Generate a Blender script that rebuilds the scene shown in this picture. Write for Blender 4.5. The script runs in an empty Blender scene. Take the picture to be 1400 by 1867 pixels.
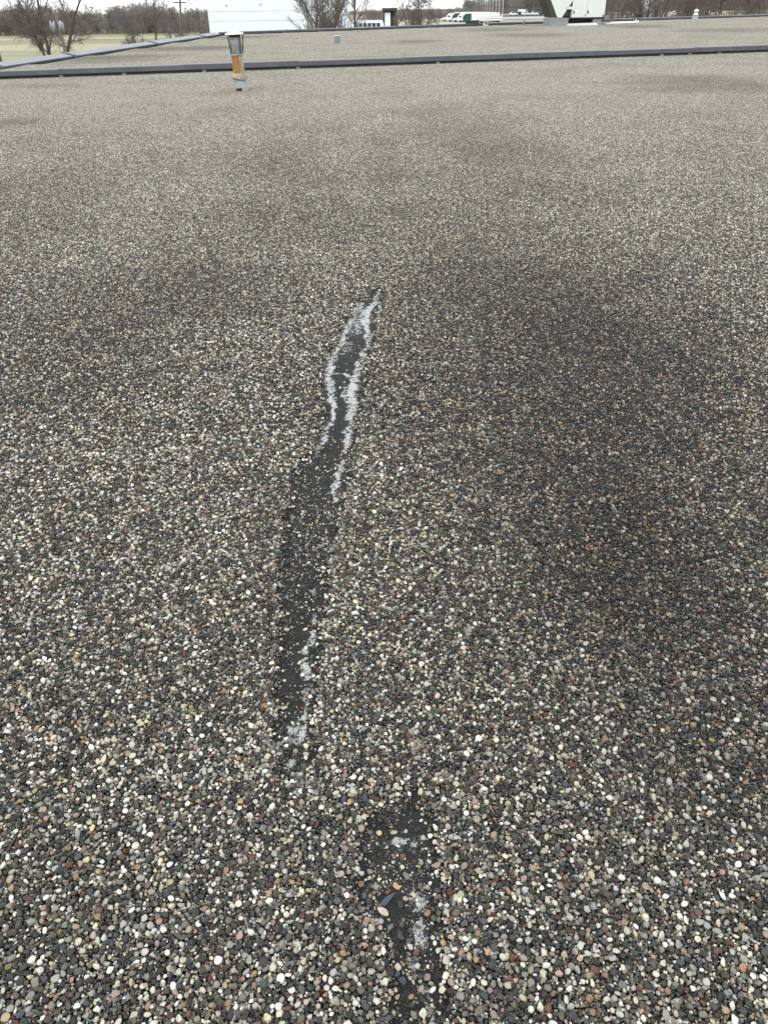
import bpy, bmesh, math, random
import numpy as np
from mathutils import Vector, Matrix, Euler

random.seed(7); RNG = np.random.default_rng(7)
SC = bpy.context.scene; COL = SC.collection

# ------------------------------------------------------------------ camera
F, H, Y0, S = 1400.0, 1.55, 14.0, 0.014          # focal length in photo pixels, eye height, horizon row, roll
KY, KX = 0.008, 0.004                            # fall of the roof towards the viewer
PHI = math.atan(S); P = math.atan((933.5 - Y0) / F * math.cos(PHI))
r0, u0, f0 = Vector((1, 0, 0)), Vector((0, math.sin(P), math.cos(P))), Vector((0, math.cos(P), -math.sin(P)))
cr = r0 * math.cos(PHI) - u0 * math.sin(PHI); cu = r0 * math.sin(PHI) + u0 * math.cos(PHI)
cam_d = bpy.data.cameras.new('camera'); cam = bpy.data.objects.new('camera', cam_d); COL.objects.link(cam)
m = Matrix((cr, cu, -f0)).transposed().to_4x4(); m.translation = (0, 0, H); cam.matrix_world = m
cam_d.sensor_fit = 'VERTICAL'; cam_d.sensor_height = 36; cam_d.sensor_width = 27
cam_d.lens = F / 1867 * 36; cam_d.clip_start = 0.05; cam_d.clip_end = 6000
SC.camera = cam

# ------------------------------------------------------------------ sky, sun, exposure
W = bpy.data.worlds.new('World'); SC.world = W; W.use_nodes = True
nt = W.node_tree; nt.nodes.clear()
out = nt.nodes.new('ShaderNodeOutputWorld'); add = nt.nodes.new('ShaderNodeAddShader')
sky = nt.nodes.new('ShaderNodeTexSky'); sky.sky_type = 'NISHITA'; sky.sun_disc = False
sky.sun_elevation = math.radians(52); sky.sun_rotation = math.radians(200)
bg1 = nt.nodes.new('ShaderNodeBackground'); bg1.inputs[1].default_value = 0.05
bg2 = nt.nodes.new('ShaderNodeBackground'); bg2.inputs[0].default_value = (0.97, 0.985, 1, 1); bg2.inputs[1].default_value = 1.5
nt.links.new(sky.outputs[0], bg1.inputs[0]); nt.links.new(bg1.outputs[0], add.inputs[0])
nt.links.new(bg2.outputs[0], add.inputs[1]); nt.links.new(add.outputs[0], out.inputs[0])
sun_d = bpy.data.lights.new('sun', 'SUN'); sun_d.energy = 0.9; sun_d.angle = math.radians(25); sun_d.color = (1, 0.97, 0.93)
sun = bpy.data.objects.new('sun', sun_d); COL.objects.link(sun)
# sky sun_rotation 200deg: the sun stands behind the viewer, a little to the left
sd = Vector((-0.34 * math.cos(math.radians(52)), -0.94 * math.cos(math.radians(52)), math.sin(math.radians(52))))
sun.rotation_euler = sd.to_track_quat('Z', 'Y').to_euler(); sun.location = sd * 40
SC.view_settings.view_transform = 'Standard'; SC.view_settings.look = 'None'
SC.view_settings.exposure = 0; SC.view_settings.gamma = 1; SC.view_settings.use_curve_mapping = False

# ------------------------------------------------------------------ place helpers
def ray(px, py):
    a = (px - 700) / F; b = (933.5 - py) / F
    return f0 + cr * a + cu * b
def on_roof(px, py):
    d = ray(px, py); t = -H / (d.z - KY * d.y - KX * d.x); return Vector((0, 0, H)) + d * t
def at(px, py, Y):
    d = ray(px, py); return Vector((0, 0, H)) + d * (Y / d.y)
def roof_z(x, y): return KY * y + KX * x
def sm(t): t = np.clip(t, 0, 1); return t * t * (3 - 2 * t)
def ground_z(x, y):
    return -4.7 + 1.9 * float(sm((y - 430) / 70)) * float(sm((x - 35) / 35))
ROOF_ROT = Matrix(((1, 0, KX), (0, 1, KY), (-KX, -KY, 1))).transposed()  # columns are the roof's axes
rx = Vector((1, 0, KX)).normalized(); rz = Vector((-KX, -KY, 1)).normalized(); ry = rz.cross(rx)
ROOF_M = Matrix((rx, ry, rz)).transposed().to_4x4()

# ------------------------------------------------------------------ materials
def mat(name, col, rough=0.7, metal=0.0, var=0.15, scale=6.0, spec=0.4, bump=0.0, col2=None, mix=(0.45, 0.6), sc3=None, detail=5):
    M = bpy.data.materials.new(name); M.use_nodes = True; n = M.node_tree; L = n.links
    b = n.nodes['Principled BSDF']; b.inputs['Roughness'].default_value = rough; b.inputs['Metallic'].default_value = metal
    b.inputs['Specular IOR Level'].default_value = spec
    tc = n.nodes.new('ShaderNodeTexCoord'); mp = n.nodes.new('ShaderNodeMapping')
    if sc3: mp.inputs['Scale'].default_value = sc3
    L.new(tc.outputs['Object'], mp.inputs[0])
    nz = n.nodes.new('ShaderNodeTexNoise'); nz.inputs['Scale'].default_value = scale; nz.inputs['Detail'].default_value = detail
    L.new(mp.outputs[0], nz.inputs['Vector'])
    hs = n.nodes.new('ShaderNodeHueSaturation'); hs.inputs['Color'].default_value = (*col, 1)
    mr = n.nodes.new('ShaderNodeMapRange'); mr.inputs[1].default_value = 0.3; mr.inputs[2].default_value = 0.7
    mr.inputs[3].default_value = 1 - var; mr.inputs[4].default_value = 1 + var
    L.new(nz.outputs['Fac'], mr.inputs[0]); L.new(mr.outputs[0], hs.inputs['Value'])
    c = hs.outputs[0]
    if col2:
        n2 = n.nodes.new('ShaderNodeTexNoise'); n2.inputs['Scale'].default_value = scale * 0.4; n2.inputs['Detail'].default_value = 6
        L.new(mp.outputs[0], n2.inputs['Vector'])
        m2 = n.nodes.new('ShaderNodeMapRange'); m2.inputs[1].default_value = mix[0]; m2.inputs[2].default_value = mix[1]
        L.new(n2.outputs['Fac'], m2.inputs[0])
        mx = n.nodes.new('ShaderNodeMixRGB'); mx.inputs[2].default_value = (*col2, 1)
        L.new(m2.outputs[0], mx.inputs[0]); L.new(c, mx.inputs[1]); c = mx.outputs[0]
    L.new(c, b.inputs['Base Color'])
    if bump:
        bp = n.nodes.new('ShaderNodeBump'); bp.inputs['Strength'].default_value = bump; bp.inputs['Distance'].default_value = 0.01
        L.new(nz.outputs['Fac'], bp.inputs['Height']); L.new(bp.outputs[0], b.inputs['Normal'])
    return M

PIPE = on_roof(440, 165)
# damp and dirty patches on the gravel, as ellipses on the roof: photo centre, half sizes, strength
STAINS = []
for (cx, cy, hx, hy, st) in [(1080, 760, 480, 480, .48), (960, 560, 330, 200, .36), (1080, 900, 320, 260, .28), (880, 255, 190, 100, .26), (940, 400, 280, 140, .22), (1230, 640, 330, 300, .26),
        (560, 385, 330, 110, .22), (330, 530, 260, 130, .32), (90, 700, 240, 160, .22), (500, 1000, 75, 230, .35), (1150, 1060, 330, 230, .4), (110, 340, 220, 80, .28),
        (1290, 155, 210, 26, .5), (520, 285, 140, 50, .3), (700, 285, 60, 50, .25), (760, 76, 70, 5, .5), (900, 54, 90, 4, .55), (960, 64, 110, 5, .45), (180, 107, 170, 9, .6), (340, 88, 150, 6, .6), (430, 68, 90, 4, .55),
        (20, 222, 90, 9, .5), (60, 158, 100, 7, .4), (1330, 55, 130, 6, .5), (1160, 48, 80, 4, .6), (690, 1520, 90, 100, .45), (1250, 1400, 260, 200, .3), (230, 1250, 220, 130, .2)]:
    c = on_roof(cx, cy); a = on_roof(cx, cy + hy); b = on_roof(cx, max(cy - hy, 20.0)); w = (on_roof(cx + hx, cy) - c).length
    STAINS.append((c.x, c.y, w, min(abs(b.y - a.y) / 2, 1.5 * (c.y - a.y)), st))
PALETTE = [(0.00, (.034, .034, .032)), (.11, (.042, .045, .044)), (.20, (.060, .051, .043)), (.29, (.080, .077, .070)), (.36, (.068, .073, .065)),
           (.400, (.115, .058, .043)), (.435, (.056, .066, .068)), (.475, (.135, .110, .088)), (.54, (.17, .16, .142)), (.60, (.30, .195, .150)),
           (.64, (.32, .235, .15)), (.675, (.27, .258, .228)), (.74, (.48, .415, .305)), (.80, (.36, .345, .308)), (.85, (.55, .51, .42)), (.925, (.65, .63, .58))]

def gravel_material(name, far):
    M = bpy.data.materials.new(name); M.use_nodes = True; n = M.node_tree; L = n.links; N = n.nodes.new
    b = n.nodes['Principled BSDF']; b.inputs['Roughness'].default_value = .62; b.inputs['Specular IOR Level'].default_value = .3
    def math_(op, a, c=None, clamp=False):
        x = N('ShaderNodeMath'); x.operation = op; x.use_clamp = clamp
        for i, v in enumerate((a, c)):
            if v is None: continue
            if isinstance(v, (int, float)): x.inputs[i].default_value = v
            else: L.new(v, x.inputs[i])
        return x.outputs[0]
    geo = N('ShaderNodeNewGeometry'); oi = N('ShaderNodeObjectInfo')
    if far:
        at_ = N('ShaderNodeAttribute'); at_.attribute_name = 'rnd'
        r = math_('FRACT', math_('ADD', at_.outputs['Fac'], oi.outputs['Random']))
    else:
        r = oi.outputs['Random']
    h2 = math_('FRACT', math_('MULTIPLY', r, 137.31)); h3 = math_('FRACT', math_('MULTIPLY', r, 713.7))
    # stains: world position, wobbled by noise
    nz = N('ShaderNodeTexNoise'); nz.inputs['Scale'].default_value = 1.6; nz.inputs['Detail'].default_value = 9; nz.inputs['Roughness'].default_value = .72
    L.new(geo.outputs['Position'], nz.inputs['Vector'])
    s1 = N('ShaderNodeVectorMath'); s1.operation = 'SUBTRACT'; s1.inputs[1].default_value = (.5, .5, .5); L.new(nz.outputs['Color'], s1.inputs[0])
    tot = None
    for (cx, cy, w, h, st) in STAINS:
        k = N('ShaderNodeVectorMath'); k.operation = 'SUBTRACT'; k.inputs[1].default_value = (cx, cy, 0); L.new(geo.outputs['Position'], k.inputs[0])
        k2 = N('ShaderNodeVectorMath'); k2.operation = 'MULTIPLY'; k2.inputs[1].default_value = (1 / w, 1 / h, 0); L.new(k.outputs[0], k2.inputs[0])
        k3 = N('ShaderNodeVectorMath'); k3.operation = 'ADD'; L.new(k2.outputs[0], k3.inputs[0])
        kk = N('ShaderNodeVectorMath'); kk.operation = 'SCALE'; kk.inputs['Scale'].default_value = 1.0; L.new(s1.outputs[0], kk.inputs[0]); L.new(kk.outputs[0], k3.inputs[1])
        ln = N('ShaderNodeVectorMath'); ln.operation = 'LENGTH'; L.new(k3.outputs[0], ln.inputs[0])
        mr = N('ShaderNodeMapRange'); mr.interpolation_type = 'SMOOTHSTEP'
        mr.inputs[1].default_value = 1.2; mr.inputs[2].default_value = .0; mr.inputs[3].default_value = 0; mr.inputs[4].default_value = st
        L.new(ln.outputs['Value'], mr.inputs[0])
        tot = mr.outputs[0] if tot is None else math_('ADD', tot, mr.outputs[0])
    broad = N('ShaderNodeTexNoise'); broad.inputs['Scale'].default_value = .55; broad.inputs['Detail'].default_value = 4; L.new(geo.outputs['Position'], broad.inputs['Vector'])
    bm = N('ShaderNodeMapRange'); bm.inputs[1].default_value = .35; bm.inputs[2].default_value = .7; bm.inputs[3].default_value = -.12; bm.inputs[4].default_value = .22
    L.new(broad.outputs['Fac'], bm.inputs[0])
    stain = math_('ADD', tot, bm.outputs[0], True)
    # grazing-view brightness painted in with some bleaching: stones paler with distance
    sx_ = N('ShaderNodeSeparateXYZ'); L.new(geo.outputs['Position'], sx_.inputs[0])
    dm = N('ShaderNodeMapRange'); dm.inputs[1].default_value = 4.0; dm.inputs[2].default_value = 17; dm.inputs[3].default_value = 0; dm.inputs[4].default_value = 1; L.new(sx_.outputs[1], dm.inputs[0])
    graze_pale = math_('MULTIPLY', dm.outputs[0], math_('SUBTRACT', 1.0, math_('MULTIPLY', stain, .8), True))
    r2 = math_('MULTIPLY', math_('POWER', r, math_('SUBTRACT', 1.0, math_('MULTIPLY', graze_pale, .34))), math_('SUBTRACT', 1.0, math_('MULTIPLY', stain, .22)))
    cr_ = N('ShaderNodeValToRGB'); cr_.color_ramp.interpolation = 'CONSTANT'; e = cr_.color_ramp.elements
    e[0].position = 0; e[0].color = (*PALETTE[0][1], 1); e[1].position = PALETTE[1][0]; e[1].color = (*PALETTE[1][1], 1)
    for pz, c in PALETTE[2:]:
        q = e.new(pz); q.color = (c[0] * .972, c[1], c[2] * .945, 1)
    L.new(r2, cr_.inputs[0])
    # each stone a little different, some speckled
    val = math_('MULTIPLY_ADD', h2, .55); val.node.inputs[2].default_value = .72
    sat = math_('MULTIPLY_ADD', h3, .7); sat.node.inputs[2].default_value = .60
    hs = N('ShaderNodeHueSaturation'); L.new(cr_.outputs[0], hs.inputs['Color']); L.new(sat, hs.inputs['Saturation'])
    v2 = math_('MULTIPLY', val, math_('SUBTRACT', 1.0, math_('MULTIPLY', stain, .40)))
    if not far:
        tc = N('ShaderNodeTexCoord'); sp = N('ShaderNodeTexNoise'); sp.inputs['Scale'].default_value = 2.6; sp.inputs['Detail'].default_value = 5; sp.inputs['Roughness'].default_value = .7
        off = N('ShaderNodeVectorMath'); off.operation = 'ADD'; L.new(tc.outputs['Object'], off.inputs[0])
        cmb = N('ShaderNodeCombineXYZ'); L.new(math_('MULTIPLY', r, 300.0), cmb.inputs[0]); L.new(cmb.outputs[0], off.inputs[1]); L.new(off.outputs[0], sp.inputs['Vector'])
        sr = N('ShaderNodeMapRange'); sr.inputs[1].default_value = .40; sr.inputs[2].default_value = .60; sr.inputs[3].default_value = .45; sr.inputs[4].default_value = 1.3
        L.new(sp.outputs['Fac'], sr.inputs[0])
        amt = N('ShaderNodeMapRange'); amt.inputs[1].default_value = .45; amt.inputs[2].default_value = .9; amt.inputs[3].default_value = .18; amt.inputs[4].default_value = .95
        L.new(h3, amt.inputs[0])
        mxs = N('ShaderNodeMix'); mxs.inputs[2].default_value = 1; L.new(amt.outputs[0], mxs.inputs[0]); L.new(sr.outputs[0], mxs.inputs[3])
        v2 = math_('MULTIPLY', v2, mxs.outputs[0])
        bp = N('ShaderNodeBump'); bp.inputs['Strength'].default_value = .25; bp.inputs['Distance'].default_value = .002
        L.new(sp.outputs['Fac'], bp.inputs['Height']); L.new(bp.outputs[0], b.inputs['Normal'])
    L.new(v2, hs.inputs['Value'])
    dx_ = N('ShaderNodeMixRGB'); dx_.inputs[2].default_value = (.362, .342, .272, 1); L.new(math_('MULTIPLY', graze_pale, .30), dx_.inputs[0]); L.new(hs.outputs[0], dx_.inputs[1]); c = dx_.outputs[0]
    # rust washed out of the flue onto the stones round its foot
    k = N('ShaderNodeVectorMath'); k.operation = 'SUBTRACT'; k.inputs[1].default_value = (PIPE.x - .03, PIPE.y - .12, 0); L.new(geo.outputs['Position'], k.inputs[0])
    k2 = N('ShaderNodeVectorMath'); k2.operation = 'MULTIPLY'; k2.inputs[1].default_value = (1 / .48, 1 / .48, 0); L.new(k.outputs[0], k2.inputs[0])
    ln = N('ShaderNodeVectorMath'); ln.operation = 'LENGTH'; L.new(k2.outputs[0], ln.inputs[0])
    mr = N('ShaderNodeMapRange'); mr.inputs[1].default_value = 1.0; mr.inputs[2].default_value = .3; mr.inputs[3].default_value = 0; mr.inputs[4].default_value = .85
    L.new(ln.outputs['Value'], mr.inputs[0])
    mx = N('ShaderNodeMixRGB'); mx.inputs[2].default_value = (.40, .17, .05, 1); L.new(math_('MULTIPLY', mr.outputs[0], math_('ADD', h3, .25, True)), mx.inputs[0]); L.new(c, mx.inputs[1])
    L.new(mx.outputs[0], b.inputs['Base Color'])
    return M
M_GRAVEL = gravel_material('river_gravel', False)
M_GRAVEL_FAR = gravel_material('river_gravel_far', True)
M_DECK = mat('tar_and_grit', (.035, .032, .028), .9, var=.5, scale=180, bump=.6)
M_WALL = mat('painted_block', (.32, .31, .29), .8)
M_CAP = mat('grey_coping_metal', (.086, .092, .095), .42, var=.24, scale=2.2, spec=.5, col2=(.075, .08, .083))
M_CAPTOP = mat('pale_coping_metal', (.185, .197, .212), .45, var=.10, scale=1.3, spec=.5)
M_DARKBASE = mat('dark_flashing', (.045, .05, .05), .7, var=.25, scale=4)
M_GALV = mat('galvanised_steel', (.29, .305, .31), .5, metal=.2, var=.2, scale=9, spec=.5)
M_STUB = mat('blue_grey_steel', (.16, .185, .20), .5, var=.2, scale=12)
M_GALVDK = mat('weathered_steel', (.26, .25, .22), .6, metal=.2, var=.3, scale=14)
M_STRAP = mat('dark_strap', (.06, .05, .042), .7, var=.3, scale=10)
M_RUST = mat('rusted_steel', (.36, .19, .06), .85, var=.35, scale=8, col2=(.22, .09, .03), mix=(.5, .62), sc3=(3, 3, .5))
M_RUSTPALE = mat('pale_streaked_steel', (.33, .335, .26), .6, var=.2, scale=8, col2=(.36, .20, .07), mix=(.52, .66), sc3=(4, 4, .6))
M_WHITE = mat('white_paint', (.80, .81, .80), .5, var=.05, scale=2)
M_CREAM = mat('cream_enamel', (.72, .74, .68), .5, var=.04, scale=1.5)
M_OLIVE = mat('olive_dark_coil', (.055, .055, .04), .7, var=.2)
M_BLACK = mat('black_metal', (.015, .016, .016), .6)
M_DKGREEN = mat('dark_green_recess', (.02, .032, .028), .7)
M_GLASS = mat('dark_glass', (.03, .035, .04), .12, spec=.6)
M_WOODPOLE = mat('grey_wood_pole', (.14, .12, .10), .9, var=.3, scale=12, sc3=(4, 4, .4))
M_BARK = mat('bare_bark', (.085, .072, .060), .95, var=.3, scale=5)
M_TWIG = mat('bare_twigs', (.16, .138, .118), .95, var=.25, scale=2)
M_TWIG2 = mat('far_twigs', (.22, .203, .188), .95, var=.35, scale=.08)
M_GRASS = mat('winter_grass', (.235, .23, .135), .95, var=.2, scale=.09, col2=(.34, .315, .205), mix=(.44, .56), sc3=(.2, 1, 1))
M_LOT = mat('pale_concrete', (.36, .36, .35), .9, var=.12, scale=.2)
M_ASPH = mat('asphalt', (.10, .10, .10), .9, var=.15, scale=.3)
M_PANEL = mat('white_wall_panel', (.78, .85, .91), .55, var=.02, scale=.3)
M_BROWN = mat('dark_brown_siding', (.045, .04, .037), .8)
M_PALEPOLE = mat('pale_pole_metal', (.50, .50, .48), .5)
M_TYRE = mat('tyre_rubber', (.02, .02, .02), .9)
M_CABGREEN = mat('green_cab_paint', (.02, .075, .05), .4)
M_RED = mat('red_paint', (.36, .035, .05), .5)

# ------------------------------------------------------------------ mesh helpers
class MB:
    def __init__(s): s.v = []; s.f = []; s.mi = []; s.cur = 0
    def add(s, vs, fs):
        o = len(s.v); s.v += [tuple(v) for v in vs]; s.f += [tuple(i + o for i in f) for f in fs]; s.mi += [s.cur] * len(fs)
    def box(s, x0, x1, y0, y1, z0, z1, M=None):
        vs = [Vector(p) for p in ((x0, y0, z0), (x1, y0, z0), (x1, y1, z0), (x0, y1, z0), (x0, y0, z1), (x1, y0, z1), (x1, y1, z1), (x0, y1, z1))]
        if M is not None: vs = [M @ v for v in vs]
        s.add(vs, [(0, 3, 2, 1), (4, 5, 6, 7), (0, 1, 5, 4), (1, 2, 6, 5), (2, 3, 7, 6), (3, 0, 4, 7)]); return s
    def tube(s, pts, rad, n=8, caps=True):
        pts = [Vector(p) for p in pts]; rad = rad if hasattr(rad, '__len__') else [rad] * len(pts); rings = []; vs = []
        prev = None
        for i, p in enumerate(pts):
            t = (pts[min(i + 1, len(pts) - 1)] - pts[max(i - 1, 0)]).normalized()
            a = prev if prev is not None else (Vector((1, 0, 0)) if abs(t.x) < .8 else Vector((0, 1, 0)))
            a = (a - t * a.dot(t)).normalized(); prev = a; b = t.cross(a)
            for k in range(n):
                an = 2 * math.pi * k / n; vs.append(p + (a * math.cos(an) + b * math.sin(an)) * rad[i])
        fs = []
        for i in range(len(pts) - 1):
            for k in range(n): fs.append((i * n + k, i * n + (k + 1) % n, (i + 1) * n + (k + 1) % n, (i + 1) * n + k))
        if caps: fs += [tuple(range(n - 1, -1, -1)), tuple(range((len(pts) - 1) * n, len(pts) * n))]
        s.add(vs, fs); return s
    def lathe(s, prof, n=24, close=False):
        vs = [(r * math.cos(2 * math.pi * k / n), r * math.sin(2 * math.pi * k / n), z) for r, z in prof for k in range(n)]; fs = []
        for i in range(len(prof) - 1):
            for k in range(n): fs.append((i * n + k, i * n + (k + 1) % n, (i + 1) * n + (k + 1) % n, (i + 1) * n + k))
        if close: fs += [tuple(range(n - 1, -1, -1)), tuple(range((len(prof) - 1) * n, len(prof) * n))]
        s.add(vs, fs); return s
    def prism(s, poly, y0, y1, axis='y'):
        n = len(poly)
        if axis == 'y': vs = [(a, y0, c) for a, c in poly] + [(a, y1, c) for a, c in poly]
        else: vs = [(y0, a, c) for a, c in poly] + [(y1, a, c) for a, c in poly]
        s.add(vs, [tuple(range(n)), tuple(range(2 * n - 1, n - 1, -1))] + [(i, i + n, (i + 1) % n + n, (i + 1) % n) for i in range(n)]); return s
    def mesh(s, name, mats, smooth=False, fix=True):
        me = bpy.data.meshes.new(name); me.from_pydata([tuple(v) for v in s.v], [], s.f)
        for q in (mats if isinstance(mats, (list, tuple)) else [mats]): me.materials.append(q)
        me.polygons.foreach_set('material_index', s.mi)
        if fix:
            b = bmesh.new(); b.from_mesh(me); bmesh.ops.recalc_face_normals(b, faces=b.faces); b.to_mesh(me); b.free()
        if smooth: me.polygons.foreach_set('use_smooth', [True] * len(me.polygons))
        me.update(); return me
def link(name, me, parent=None, loc=None, M=None):
    o = bpy.data.objects.new(name, me); COL.objects.link(o)
    if parent: o.parent = parent
    if M is not None: o.matrix_local = M
    if loc is not None: o.location = loc
    return o
def part(name, mb, mats, parent=None, smooth=False, loc=None):
    return link(name, mb.mesh(name, mats, smooth), parent, loc)
def tag(o, label, cat, group=None):
    o['label'] = label; o['category'] = cat
    if group: o['group'] = group
    return o
def thing(name, label, cat, loc=(0, 0, 0), rz=0, group=None):
    o = bpy.data.objects.new(name, None); COL.objects.link(o); o.location = loc; o.rotation_euler = (0, 0, rz)
    return tag(o, label, cat, group)
def struct(o): o['kind'] = 'structure'; return o
def copy_tree(o, parent=None):
    c = o.copy(); COL.objects.link(c)
    if parent: c.parent = parent
    for ch in list(o.children): copy_tree(ch, c)
    return c

# ================================================================== ROOF
LP_A, LP_B = on_roof(0, 127), on_roof(385, 68)               # inner foot of the left parapet
dl = (LP_B - LP_A); dl.z = 0; dl.normalize()
CORNER = on_roof(402, 64)
BK = [CORNER, on_roof(640, 55.5), on_roof(900, 46), on_roof(1400, 30)]
bdir = (BK[3] - BK[2]); bdir.z = 0; bdir.normalize()
MIDL, MIDR = on_roof(0, 145), on_roof(1400, 95)
LN = LP_A - dl * 42; BR = BK[3] + bdir * 12
outline = [Vector((LN.x - .1, LN.y, 0)), Vector((BR.x + 6, LN.y, 0)), Vector((BR.x + 6, BR.y, 0)), BR, BK[3], BK[2], BK[1], CORNER, LP_B]
outline = [Vector((p.x, p.y, 0)) for p in outline]
NEAR = (-4.0, 4.0, 0.0, 5.5)
def is_near(x, y):                                # half metre squares in which stones are placed singly
    x = np.floor(x * 2) / 2 + .25; y = np.floor(y * 2) / 2 + .25
    return (y > NEAR[2]) & (y < NEAR[3]) & (np.abs(x) < 1.15 + .46 * y)

deck = MB()
n = len(outline); DT = -.026
vs = [(p.x, p.y, roof_z(p.x, p.y) + DT) for p in outline] + [(p.x, p.y, -5.2) for p in outline]
deck.add(vs, [tuple(range(n))]); deck.cur = 1
deck.add(vs, [(i, i + n, (i + 1) % n + n, (i + 1) % n) for i in range(n)])
roof = struct(part('gravel_roof', deck, [M_DECK, M_WALL]))

# ---- outline of the bare strip of membrane, and the mineral streaks along it
strip_a = [(690, 524), (655, 545), (630, 590), (612, 620), (596, 660), (590, 730), (583, 800), (560, 830), (538, 870), (525, 930), (518, 1000), (517, 1100), (512, 1200),
           (511, 1330), (520, 1380), (540, 1412), (556, 1405), (562, 1350), (566, 1250), (576, 1150), (590, 1070), (606, 980), (622, 920), (634, 850), (645, 780), (660, 700), (668, 640), (682, 580), (694, 532)]
strip_b = [(735, 1440), (696, 1456), (676, 1500), (668, 1560), (664, 1615), (690, 1650), (728, 1690), (740, 1750), (746, 1880), (803, 1880), (798, 1790), (792, 1700), (783, 1610), (777, 1530), (767, 1470), (754, 1442)]
def to_roof(pl): return np.array([[q.x, q.y] for q in (on_roof(*p) for p in pl)])
POLY = [to_roof(strip_a), to_roof(strip_b)]
def seg_dist(P_, A, B):
    d = B - A; t = np.clip(((P_ - A) @ d) / (d @ d + 1e-12), 0, 1); return np.hypot(*(P_ - A - t[:, None] * d).T), t
def signed(P_):
    best = np.full(len(P_), 9.0)
    for pl in POLY:
        lo, hi = pl.min(0) - .3, pl.max(0) + .3
        sel = np.where(((P_ > lo) & (P_ < hi)).all(1))[0]
        if not len(sel): continue
        Q = P_[sel]; d = np.full(len(Q), 9.0); ins = np.zeros(len(Q), bool)
        for i in range(len(pl)):
            A, B = pl[i], pl[(i + 1) % len(pl)]
            d = np.minimum(d, seg_dist(Q, A, B)[0])
            c = ((A[1] > Q[:, 1]) != (B[1] > Q[:, 1]))
            with np.errstate(divide='ignore', invalid='ignore'):
                xx = (B[0] - A[0]) * (Q[:, 1] - A[1]) / (B[1] - A[1]) + A[0]
            ins ^= c & (Q[:, 0] < xx)
        best[sel] = np.minimum(best[sel], np.where(ins, -d, d))
    return best
_G = RNG.random((64, 64))
def vnoise(P_, s):
    q = P_ * s; i = np.floor(q).astype(int); f = q - i; f = f * f * (3 - 2 * f)
    g = lambda a, b: _G[(i[:, 0] + a) % 64, (i[:, 1] + b) % 64]
    return (g(0, 0) * (1 - f[:, 0]) + g(1, 0) * f[:, 0]) * (1 - f[:, 1]) + (g(0, 1) * (1 - f[:, 0]) + g(1, 1) * f[:, 0]) * f[:, 1] - .5
def fbm(P_, s): return vnoise(P_, s) + .5 * vnoise(P_ + 7.3, s * 2.1) + .25 * vnoise(P_ + 3.1, s * 4.3)

z1 = lambda l: [(550 + x / 4.15, 500 + y / 4.15, w / 4.15) for x, y, w in l]
z2 = lambda l: [(450 + x / 3.396, 900 + y / 3.396, w / 3.396) for x, y, w in l]
z3 = lambda l: [(550 + x / 4, 1400 + y / 4, w / 4) for x, y, w in l]
STREAKS = [(1.0, z1([(575, 115, 12), (560, 190, 22), (500, 250, 45), (480, 330, 45), (490, 400, 32), (500, 480, 25), (480, 540, 20), (450, 640, 25), (420, 720, 24), (400, 790, 40), (375, 850, 55), (380, 950, 55), (375, 1050, 48), (360, 1150, 42), (345, 1250, 36), (320, 1310, 24)])),
           (.9, z1([(310, 1380, 18), (290, 1480, 28), (270, 1570, 32), (240, 1690, 20)])),
           (.95, z1([(440, 200, 40), (400, 280, 45), (370, 340, 35), (320, 440, 35), (300, 500, 28), (250, 570, 35), (220, 640, 34), (215, 700, 38), (200, 780, 46), (205, 860, 46), (225, 930, 38), (230, 1000, 18), (230, 1080, 14), (180, 1140, 16), (175, 1210, 18), (130, 1280, 24), (110, 1330, 12)])),
           (.8, z1([(250, 735, 9), (320, 722, 9), (375, 755, 9)])), (.50, z1([(420, 230, 100), (440, 330, 90), (400, 430, 70)])), (.36, z1([(350, 440, 110), (330, 570, 100)])),
           (.6, z1([(320, 830, 10), (320, 900, 10), (345, 950, 10)])), (.55, z1([(300, 1600, 40), (310, 1700, 40)])),
           (.75, z2([(460, 255, 8), (465, 300, 8)])), (.55, z2([(510, 290, 40), (520, 350, 40)])), (.7, z2([(430, 550, 10), (425, 600, 12)])), (.75, z2([(395, 740, 22), (395, 790, 22)])),
           (.9, z2([(400, 830, 14), (375, 905, 26), (345, 960, 14), (355, 1040, 26), (372, 1100, 22), (352, 1180, 14), (355, 1280, 14), (345, 1400, 16), (335, 1500, 22)])),
           (.72, z2([(250, 1420, 60), (300, 1470, 80), (220, 1520, 40)])), (.75, z2([(260, 1640, 60), (310, 1680, 60), (320, 1740, 40)])), (.5, z2([(250, 590, 30), (240, 620, 20)])), (.5, z2([(270, 1330, 40), (330, 1340, 20)])),
           (.66, z3([(690, 480, 40), (770, 520, 45), (850, 535, 30)])), (.72, z3([(820, 900, 60), (880, 970, 70), (850, 1060, 55), (870, 1180, 65), (890, 1270, 50)])), (.55, z3([(820, 1370, 60), (850, 1440, 50)])),
           (.72, z3([(930, 1520, 40), (940, 1600, 40), (970, 1720, 40), (960, 1860, 40)])), (.5, z3([(900, 490, 30), (880, 640, 30)]))]
STREAKS = [(st * (1 if k_ < 7 else .80), pl) for k_, (st, pl) in enumerate(STREAKS)]
nx, ny = 118, 620
gx = np.linspace(-.58, .36, nx); gy = np.linspace(.48, 5.2, ny)
GX, GY = np.meshgrid(gx, gy); PG = np.stack([GX.ravel(), GY.ravel()], 1)
env = np.zeros(len(PG))
WG = PG + .011 * np.c_[fbm(PG, 16), fbm(PG + 11, 16)] * 2 + .006 * np.c_[fbm(PG + 3, 55), fbm(PG + 17, 55)] * 2
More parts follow.
